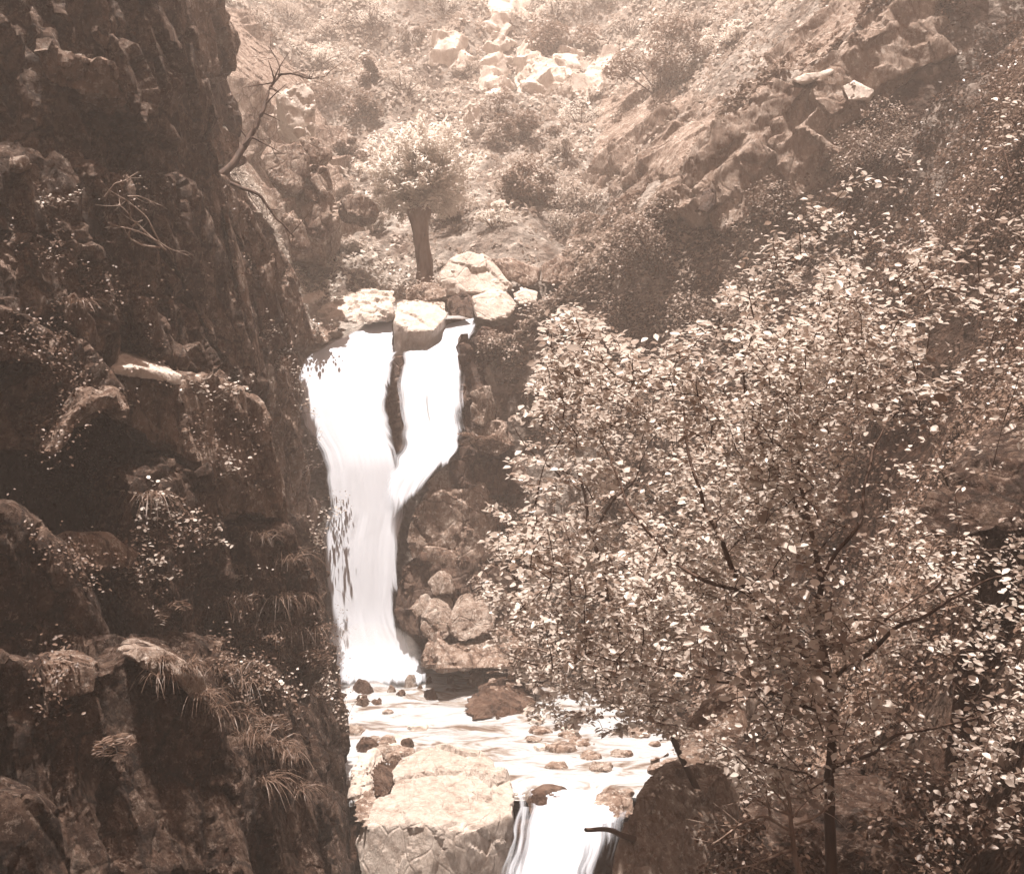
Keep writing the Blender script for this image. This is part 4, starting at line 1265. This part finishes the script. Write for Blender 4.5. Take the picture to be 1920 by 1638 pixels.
# ---- bushes: a few stems and a clumped crown
def bush(u, v, Y, w, h, n, mat, size, label, seed, templ='oval', name='bush', depth=.8):
    b = P(u, v, Y)
    r_ = np.random.default_rng(seed)
    root = thing(name, b, label, 'bush')
    s = Y / FPX
    W, H = w * s / 2, h * s
    lobes = []
    for k in range(15):
        an = r_.uniform(0, math.tau); q = r_.uniform(.1, .95)
        lobes.append((b + np.array((math.cos(an) * q * W, math.sin(an) * q * W * depth, H * r_.uniform(.1, .85) * (1.05 - .55 * q))), r_.uniform(.18, .42) * min(W, H * .8)))
    st = [(smooth_line([b + np.array((0, 0, -.15)), (b + c) / 2 + r_.normal(size=3) * .08, c], 10), np.linspace(.02, .006, 10) * (1 + H * .3)) for c, _ in lobes]
    part('stems', tubes(st, 5), M['bark'], root, 'stuff')
    pos = []
    nn = []
    for c, r in lobes:
        m = n // 15
        d = unit(r_.normal(size=(m, 3)))
        rad = r * r_.uniform(.35, 1.12, m) ** .6
        p = c + d * rad[:, None] * np.array((1.15, 1.0, .85))
        pos.append(p); nn.append(d * .5 + np.array((0, 0, .8)) + r_.normal(size=(m, 3)) * .4)
    pos = np.concatenate(pos); nn = np.concatenate(nn)
    part('foliage', leaves(pos, nn, size * r_.uniform(.6, 1.35, len(pos)), templ), M[mat], root, 'stuff')
    return root


BUSHES = [
    (690, 160, 62, 60, 1300, 'bush', .16, 'small dark bush highest on the left of the far hillside'),
    (680, 226, 90, 60, 1500, 'bush', .15, 'dark spreading bush below the small bush on the far hillside'),
    (985, 392, 120, 110, 3200, 'bush', .12, 'dense dark bush just right of the pollard tree'),
    (975, 270, 140, 70, 2400, 'bush', .13, 'low dark bush above the dense bush right of the pollard'),
    (1240, 180, 190, 170, 5000, 'bush', .13, 'large feathery dark bush on top of the right-hand cliff outcrop'),
    (1040, 100, 150, 90, 2200, 'bush', .17, 'dark tree clump among the far white crags at the top'),
    (655, 310, 80, 70, 1800, 'bush', .12, 'round bush left of the pollard crown'),
    (1230, 520, 240, 160, 6000, 'scrub', .07, 'broad dark bush at the foot of the slope right of the boulders'),
    (1150, 660, 150, 110, 3600, 'scrub', .07, 'dark bush hanging low beside the right bank of the fall'),
    (1440, 470, 220, 150, 5000, 'scrub', .07, 'bush in the middle of the right slope below the outcrop'),
    (1080, 400, 130, 90, 2600, 'hill', .10, 'pale bush between the dense dark bush and the outcrop'),
    (860, 420, 120, 90, 2400, 'hill', .10, 'pale bush growing against the right of the pollard trunk'),
    (1660, 330, 240, 170, 5000, 'scrub', .06, 'bush on the upper right slope beside the end of the outcrop'),
    (1330, 640, 220, 140, 4600, 'scrub', .06, 'bush on the lower right slope behind the top of the slender tree'),
    (935, 690, 120, 80, 2600, 'scrub', .07, 'bush topping the rock wall right of the waterfall'),
    (960, 1040, 130, 120, 3000, 'scrub', .07, 'bush on the ledge of the rock wall above the pool'),
    (900, 1140, 90, 70, 1400, 'scrub', .06, 'small bush in a cleft of the rock wall low beside the fall'),
    (1000, 1280, 90, 60, 1500, 'scrub', .06, 'small bush at the water edge below the rock wall'),
]
for k, (u, v, w, h, n, mt, sz, lb) in enumerate(BUSHES):
    Y = G(u, v, 9)
    if u in (935,):
        Y = 26.4
    if u in (960, 900, 1000):
        Y = {960: 25.0, 900: 24.2, 1000: 22.6}[u]
    bush(u, v, Y + .3, w, h, n, mt, sz, lb, 600 + k)

bush(1760, 1690, 7.6, 420, 270, 3000, 'fern', .05, 'low dark bush in the bottom corner right of the slender trunk', 640)
bush(1420, 1660, 8.0, 260, 150, 1800, 'fern', .045, 'low dark bush behind the dead branch left of the slender trunk', 641)

rb = random.Random(77)
spots = [(480, 60), (540, 40), (620, 70), (700, 50), (770, 80), (880, 150), (760, 180), (610, 200), (860, 270), (930, 230), (1060, 300), (1090, 240), (700, 290), (600, 120), (1050, 440), (930, 430), (700, 440), (640, 480), (1300, 60), (1180, 60), (1380, 80), (830, 30), (1040, 40), (1120, 20)]
for k, (u, v) in enumerate(spots):
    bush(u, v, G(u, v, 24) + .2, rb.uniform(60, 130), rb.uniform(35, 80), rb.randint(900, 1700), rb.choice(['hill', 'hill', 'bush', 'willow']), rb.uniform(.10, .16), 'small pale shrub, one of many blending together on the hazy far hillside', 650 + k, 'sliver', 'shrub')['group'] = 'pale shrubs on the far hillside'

# ---- ground cover on the slopes (nobody could count it)
def cover(name, label, n, xr_, yr_, keep, size, mat, thick, templ='dia', seed=0, spread=.5):
    r_ = np.random.default_rng(seed)
    x = r_.uniform(*xr_, n); y = r_.uniform(*yr_, n)
    k = keep(x, y)
    x, y = x[k], y[k]
    p = np.stack([x, y, np.zeros_like(x)], 1)
    hgt = np.clip(fbm(p * .55, 3, seed + 2) * .5 + .42, 0.04, 1.2) * thick
    z = T(x, y) + hgt * r_.uniform(0, 1, len(x)) ** .6
    # clumps: drop leaves in the gaps
    q = np.stack([x, y, z], 1)
    low = fbm(q * .22, 3, seed + 17)
    g = fbm(q * 1.9, 2, seed + 7) + low * .9 > r_.uniform(-.75, .25, len(x))
    q = q[g]; low = low[g]
    e = .15
    gx = (T0(q[:, 0] + e, q[:, 1]) - T0(q[:, 0] - e, q[:, 1])) / (2 * e)
    bias = unit(np.stack([-gx * .35, np.zeros(len(q)), np.ones(len(q))], 1))
    nn = bias + r_.normal(size=q.shape) * spread
    v, f, a = leaves(q, nn, size * r_.uniform(.55, 1.4, len(q)) * np.clip(q[:, 1] / 22, .7, 2.2), templ, None, np.clip(r_.random(len(q)) * .75 + low * .55 + .12, 0, 1))
    o = obj(name, mesh_np(name, v, f, True, a), M[mat])
    tag(o, label, None, None, 'stuff')
    return o


def in_view(x, y, lo=-.2, hi=.2, pad=.5):
    return (np.abs(x) < (0.4663 + pad * .1) * y + 1.0)


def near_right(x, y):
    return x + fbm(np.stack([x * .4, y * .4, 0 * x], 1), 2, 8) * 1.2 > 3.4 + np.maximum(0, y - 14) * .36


cover('undergrowth', 'thicket with shade-darkened leaves on the steep near part of the right slope', 330000, (2, 15), (8, 27), lambda x, y: (x > np.interp(y, *XR) + .15) & in_view(x, y) & near_right(x, y), .08, 'thicket', 1.3, seed=33)
cover('undergrowth', 'leafy undergrowth matting the right slope', 420000, (-2, 16), (8, 34), lambda x, y: (x > np.interp(y, *XR) + .15) & in_view(x, y) & ~near_right(x, y) & ~((y > 29.5) & (x > 3.2 + (y - 29.5) * .25) & (x < 9.5)), .115, 'scrub', 1.0, seed=31)
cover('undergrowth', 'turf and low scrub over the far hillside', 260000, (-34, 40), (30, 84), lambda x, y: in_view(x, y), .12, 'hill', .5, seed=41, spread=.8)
cover('undergrowth', 'weeds among the stones of the left bank', 90000, (-14, -2), (24.5, 31), lambda x, y: (x < np.interp(y, *XL) - .1) & in_view(x, y), .055, 'hill', .35, seed=51)


# ---- plants on the cliff: sprigs, ferns, grass tufts
def surf(u, v):
    """Where the line of sight meets what has been built so far."""
    dg = bpy.context.evaluated_depsgraph_get()
    d = Vector(P(u, v, 1.0)).normalized()
    hit, loc, nor, _, ob, _ = scene.ray_cast(dg, Vector((0, 0, 0)), d)
    return (np.array(loc), np.array(nor)) if hit else (P(u, v, 12), np.array((0, -1, 0)))


def fern(u, v, size, label, seed, fronds=9):
    c, nr = surf(u, v)
    r_ = np.random.default_rng(seed)
    root = thing('fern', c, label, 'fern', 'ferns and leafy sprigs on the cliff')
    s = size * c[1] / FPX
    ln, pos, hd, nn, szs = [], [], [], [], []
    for k in range(fronds):
        an = r_.uniform(-math.pi, 0) if nr[1] < 0 else r_.uniform(0, math.tau)
        d = unit(np.array((math.cos(an), math.sin(an) * .8, r_.uniform(.3, .9))) + nr * .3)
        L = s * r_.uniform(.5, .8)
        o = smooth_line([c - nr * .02, c + d * L * .6, c + d * L + np.array((0, 0, -.35 * L))], 14)
        ln.append((o, np.linspace(.005, .0015, 14)))
        for i in range(2, 14):
            w = L * .26 * math.sin(math.pi * (i - 1) / 13.5) ** .7 + .01
            t = unit(o[i] - o[i - 1]); sd = unit(np.cross(t, (0, 0, 1)))
            for sg in (-1, 1):
                pos.append(o[i] + sd * sg * w * .5 + t * w * .1); hd.append(sd * sg + t * .35)
                nn.append(np.array((0, 0, 1)) + r_.normal(size=3) * .25); szs.append(w * 1.15)
    part('stems', tubes(ln, 4), M['fern'], root, 'stuff')
    part('fronds', leaves(np.array(pos), np.array(nn), np.array(szs), 'narrow', np.array(hd)), M['fern'], root, 'stuff')


def tuft(u, v, size, label, seed, n=90, group='grass tufts on the cliff'):
    c, nr = surf(u, v)
    root = thing('grass_tuft', c, label, 'grass', group)
    part('blades', blades(c, nr, size, seed, n), M['grass'], root, 'stuff')


def blades(c, nr, size, seed, n):
    r_ = np.random.default_rng(seed)
    s = size * c[1] / FPX
    VV, FF, RR = [], [], []
    for k in range(n):
        b = c + np.array((r_.normal() * .12 * s, r_.normal() * .12 * s, -.01))
        an = r_.uniform(0, math.tau)
        out = np.array((math.cos(an), math.sin(an), 0)) * r_.uniform(.15, .85) + nr * r_.uniform(.1, .5)
        L = s * r_.uniform(.3, 1.1)
        w = r_.uniform(.002, .0045) * (1 + c[1] / 14)
        side = unit(np.cross(out, (0, 0, 1)) + r_.normal(size=3) * .2) * w
        i0 = len(VV)
        for j in range(5):
            t = j / 4
            p = b + out * L * t + np.array((0, 0, L * (.75 * t - .95 * t * t)))
            k2 = 1 - t * .85
            VV += [p - side * k2, p + side * k2]; RR += [r_.random()] * 2
        for j in range(4):
            a = i0 + j * 2
            FF.append((a, a + 1, a + 3, a + 2))
    return np.array(VV), np.array(FF), dict(rnd=np.array(RR))


def sprig(u, v, w, h, n, lsize, label, seed, name='leafy_sprig', mat='leaf', hang=0.0):
    """A small plant rooted in a crack: thin stems, flat sprays of pale leaves."""
    c, nr = surf(u, v)
    r_ = np.random.default_rng(seed)
    root = thing(name, c, label, 'plant', 'ferns and leafy sprigs on the cliff')
    s = c[1] / FPX
    ln, pos, nn = [], [], []
    for k in range(max(4, n // 9)):
        e = c + np.array((r_.uniform(-.5, .5) * w * s, -r_.uniform(.02, .35) * w * s, r_.uniform(-hang, 1 - hang) * h * s)) + nr * .06
        o = smooth_line([c - nr * .03, (c + e) / 2 + np.array((0, -.02, .06 * h * s)), e], 8)
        ln.append((o, np.linspace(.005, .0018, 8)))
        for j in range(9):
            i = r_.integers(3, 8)
            pos.append(o[i] + r_.normal(size=3) * lsize * .8); nn.append(np.array((0, -.15, 1)) + r_.normal(size=3) * .35)
    part('stems', tubes(ln, 4), M['bark'], root, 'stuff')
    part('foliage', leaves(np.array(pos), np.array(nn), lsize * r_.uniform(.6, 1.3, len(pos)), 'round'), M[mat], root, 'stuff')


bpy.context.view_layer.update()
for k, a in enumerate([
    (300, 985, 170, 90, 130, .05, 'leafy sprig with bright flat leaves in front of the dark cave'),
    (270, 1090, 190, 100, 120, .05, 'leafy plant below the bright sprig at the cave mouth'),
    (410, 1020, 130, 70, 70, .05, 'sparse sprig right of the cave under the ledge'),
    (440, 885, 130, 60, 80, .05, 'white-leaved sprig hanging on the right of the ledge block'),
    (400, 745, 200, 50, 130, .05, 'low creeping plant on top of the ledge block'),
    (440, 1110, 120, 60, 60, .05, 'sprig with pale leaves halfway down the lower cliff'),
    (95, 395, 130, 60, 70, .04, 'tiny-leaved plant on the dark upper left cliff'),
    (520, 700, 80, 110, 140, .06, 'creeper on the cliff corner left of the fall top'),
    (560, 780, 70, 130, 150, .06, 'creeper hanging close to the left edge of the fall'),
    (570, 900, 80, 130, 150, .06, 'creeper on the rock halfway down the left of the fall'),
    (590, 1030, 60, 90, 90, .06, 'small creeper low on the left edge of the fall'),
    (640, 965, 110, 30, 24, .06, 'thin twig of leaves reaching across the falling water'),
    (600, 1300, 100, 110, 140, .05, 'leafy plant overhanging the pool at the cliff foot'),
    (640, 1375, 110, 80, 90, .05, 'leafy twigs over the shallow water by the cliff foot'),
    (520, 1300, 130, 80, 100, .045, 'dark leafy plant on the lower cliff above the pool'),
    (500, 640, 70, 60, 90, .05, 'plant tucked under the dark slab at the cliff corner'),
    (790, 548, 100, 40, 140, .07, 'leafy mat on the rock at the pollard foot'),
    (1010, 600, 110, 60, 160, .08, 'bright plants on the bank right of the white squarish boulder'),
    (600, 625, 90, 30, 110, .07, 'low plants along the ledge left of the fall head'),
]):
    sprig(*a, 700 + k)
for k, a in enumerate([
    (400, 1190, 130, 'fern with arching fronds on the shaded lower cliff'),
    (300, 1150, 110, 'fern at the left of the shaded lower cliff above the big rock'),
    (470, 1210, 110, 'fern between the shaded cliff and its grassy edge'),
    (560, 1240, 110, 'fern on the cliff edge above the pool'),
    (200, 1390, 90, 'fern growing on the dark face of the big foreground rock'),
    (500, 1350, 90, 'fern in the hollow right of the big foreground rock'),
    (900, 840, 90, 'fern on the dark wall right of the fall'),
]):
    fern(*a, 760 + k)
for k, a in enumerate([
    (275, 930, 120, 'drooping grass tuft in front of the dark cave'),
    (440, 1150, 110, 'grass tuft beside the white-leaved sprig on the lower cliff'),
    (480, 1230, 130, 'long pale grass tuft hanging on the lower cliff edge'),
    (450, 1180, 100, 'grass tuft above the long pale tuft on the lower cliff'),
    (520, 1120, 100, 'grass tuft on the cliff corner near the fall'),
    (380, 1300, 90, 'grass tuft on the right shoulder of the big foreground rock'),
    (440, 1340, 110, 'grass tuft below the right shoulder of the big foreground rock'),
    (540, 1420, 90, 'grass tuft on the small rock beside the pool'),
    (300, 1240, 70, 'short grass tuft on top of the big foreground rock'),
    (140, 570, 80, 'grass tuft on the light spur of the left cliff'),
    (590, 1180, 90, 'grass tuft low on the cliff beside the falling water'),
    (480, 1010, 90, 'grass tuft beneath the ledge block'),
    (120, 1250, 60, 'short grass tuft on the flat top at the far left'),
]):
    tuft(*a, 780 + k)
rt = np.random.default_rng(123)
shag = []
for k, (u, v) in enumerate([(420, 1120), (460, 1130), (500, 1170), (430, 1215), (520, 1220), (470, 1280), (420, 1260), (545, 1180), (395, 1330), (470, 1390), (520, 1400), (560, 1480), (500, 1460), (350, 1250), (300, 1260), (570, 1120), (540, 1050), (450, 1060)]):
    shag.append(blades(*surf(u, v), rt.uniform(60, 110), 820 + k, 75))
v_, f_, a_ = shag[0]
for b_ in shag[1:]:
    v_, f_, a_ = joined((v_, f_, a_), b_)
tag(obj('grass', mesh_np('grass', v_, f_, True, a_), M['grass']), 'shaggy grass hanging along the lower cliff edge', None, None, 'stuff')
cpos, cnor = [], []
r_ = np.random.default_rng(99)
uu = r_.uniform(10, 650, 5200); vv = r_.uniform(330, 1330, 5200)
dens = fbm(np.stack([uu / 90, vv / 90, np.zeros(5200)], 1), 3, 15)
for u, v, dn in zip(uu, vv, dens):
    if dn < (.12 if v < 1300 else .3):
        continue
    h, nrm_ = surf(u, v)
    if h[1] > 25 or nrm_[2] < -.3:
        continue
    for _ in range(6):
        cpos.append(h + nrm_ * r_.uniform(0, .08) + r_.normal(size=3) * .07); cnor.append(np.array((0, -.2, 1)) + nrm_ * .4 + r_.normal(size=3) * .4)
cpos = np.array(cpos)
v_, f_, a_ = leaves(cpos, np.array(cnor), r_.uniform(.02, .045, len(cpos)), 'oval')
tag(obj('ground_cover', mesh_np('ground_cover', v_, f_, True, a_), M['fern']), 'small mossy plants clinging to the left cliff', None, None, 'stuff')


# ---- bare branches
def bare(name, label, base, lines, mat, cat, twigs=0, seed=0, tlen=.4):
    root = thing(name, base, label, cat)
    r_ = np.random.default_rng(seed)
    tw = []
    for k, (pts, r0, r1) in enumerate(lines):
        o = smooth_line(px(pts), 30, .035, seed + k)
        part('branch', tubes([(o, np.linspace(r0, r1, 30))], 7), M[mat], root)
        for _ in range(twigs):
            i = r_.integers(8, 29)
            d = unit(unit(o[i] - o[i - 1]) * .7 + r_.normal(size=3) * .7)
            L = tlen * r_.uniform(.4, 1.2)
            e = smooth_line([o[i], o[i] + d * L * .5 + r_.normal(size=3) * L * .1, o[i] + d * L], 8)
            tw.append((e, np.linspace(r1 * .9, r1 * .25, 8)))
    if tw:
        part('twigs', tubes(tw, 4), M[mat], root, 'stuff')


bare('bare_tree', 'crooked bare tree leaning out from the cliff edge over the scree', P(408, 332, 18.2), [
    ([(404, 336, 18.2), (436, 308, 18.4), (456, 275, 18.6), (470, 256, 18.7), (485, 225, 18.8), (500, 190, 19), (512, 155, 19.1), (524, 138, 19.2)], .075, .02),
    ([(455, 274, 18.6), (474, 258, 18.4), (500, 270, 18.3), (525, 282, 18.2)], .03, .008),
    ([(522, 140, 19.2), (545, 135, 19.1), (580, 145, 19), (612, 142, 18.9)], .022, .007),
    ([(524, 138, 19.2), (520, 110, 19.3), (505, 85, 19.4)], .015, .005),
    ([(612, 142, 18.9), (622, 130, 18.9), (640, 118, 18.9)], .01, .003),
    ([(406, 336, 18.2), (440, 345, 18.1), (478, 362, 18), (505, 385, 18), (528, 420, 18), (555, 445, 18)], .04, .012),
    ([(512, 155, 19.1), (480, 160, 19.2), (455, 165, 19.3)], .014, .004),
], 'bark', 'tree', 7, 31, .5)
bare('dead_shrub', 'tangle of bare pale twigs on the dark left cliff', P(300, 470, 11.3), [
    ([(310, 470, 11.4), (285, 445, 11.3), (262, 420, 11.2), (240, 395, 11.1), (215, 385, 11.1)], .014, .005),
    ([(300, 465, 11.3), (268, 462, 11.2), (246, 445, 11.1), (250, 425, 11.1), (270, 412, 11.2)], .012, .005),
    ([(298, 452, 11.3), (275, 410, 11.2), (240, 380, 11.1), (205, 352, 11)], .010, .004),
    ([(300, 455, 11.3), (255, 430, 11.1), (205, 415, 11)], .009, .004),
    ([(240, 368, 11.1), (265, 368, 11.1), (298, 385, 11.2)], .009, .004),
    ([(195, 370, 11), (215, 348, 11), (240, 342, 11.1), (262, 325, 11.2)], .008, .004),
    ([(300, 455, 11.3), (330, 470, 11.4), (358, 482, 11.5)], .008, .004),
], 'dead', 'shrub', 4, 41, .22)
bare('dead_branch', 'fallen dead branch with forked twigs at the foot of the slender tree', P(1500, 1640, 6.6), [
    ([(1500, 1640, 6.6), (1490, 1560, 6.6), (1485, 1500, 6.6), (1470, 1460, 6.7)], .02, .008),
    ([(1490, 1560, 6.6), (1430, 1530, 6.5), (1370, 1560, 6.4), (1330, 1580, 6.4)], .012, .004),
    ([(1488, 1530, 6.6), (1440, 1500, 6.6), (1400, 1480, 6.6)], .011, .004),
    ([(1495, 1590, 6.6), (1440, 1600, 6.5), (1390, 1610, 6.4)], .011, .004),
    ([(1490, 1545, 6.6), (1540, 1520, 6.6), (1580, 1500, 6.6)], .010, .004),
], 'dead', 'branch', 8, 51, .3)
bare('dead_branch', 'stick poking from the mottled rock over the lower cascade', P(1180, 1565, 12.2), [
    ([(1190, 1572, 12.3), (1150, 1560, 12.1), (1102, 1553, 11.9)], .035, .022),
], 'bark', 'branch')
bare('dead_branch', 'long pale bare branch crossing low in front of the pool', P(1180, 1260, 9.5), [
    ([(1180, 1262, 9.5), (1110, 1250, 9.5), (1040, 1235, 9.4), (960, 1210, 9.3)], .014, .005),
], 'dead', 'branch', 6, 61, .3)

# ------------------------------------------------------------------ spray drifting at the foot of the fall
mm = bpy.data.materials.new('spray')
mm.use_nodes = True
mm.node_tree.nodes.clear()
pm = mm.node_tree.nodes.new('ShaderNodeVolumePrincipled')
pm.inputs['Color'].default_value = (0.95, 0.93, 0.92, 1)
pm.inputs['Density'].default_value = 0.28
om = mm.node_tree.nodes.new('ShaderNodeOutputMaterial')
mm.node_tree.links.new(pm.outputs[0], om.inputs['Volume'])
bm = bmesh.new()
bmesh.ops.create_icosphere(bm, subdivisions=4, radius=1.0)
for v in bm.verts:
    v.co = Vector((v.co.x * 1.2, v.co.y * .7, v.co.z * .9))
me = bpy.data.meshes.new('spray')
bm.to_mesh(me); bm.free()
sp_ = obj('mist', me, mm, None, tuple(P(692, 1245, 23.8)))
tag(sp_, 'soft spray hanging at the foot of the waterfall', None, None, 'stuff')

# ------------------------------------------------------------------ haze: the bright air of the gorge
hm = bpy.data.materials.new('haze')
hm.use_nodes = True
hn, hl = hm.node_tree.nodes, hm.node_tree.links
hn.clear()
pv = hn.new('ShaderNodeVolumePrincipled')
pv.inputs['Color'].default_value = (0.99, 0.90, 0.84, 1)
pv.inputs['Density'].default_value = 0.0045
pv.inputs['Anisotropy'].default_value = 0.2
ho = hn.new('ShaderNodeOutputMaterial')
hl.new(pv.outputs[0], ho.inputs['Volume'])
bm = bmesh.new()
bmesh.ops.create_cube(bm, size=1.0)
for v in bm.verts:
    v.co = Vector((v.co.x * 330, v.co.y * 215 + 92, -12 + (v.co.z + .5) * 48))
me = bpy.data.meshes.new('haze')
bm.to_mesh(me); bm.free()
tag(obj('haze', me, hm), 'bright thin haze filling the gorge', None, None, 'stuff')
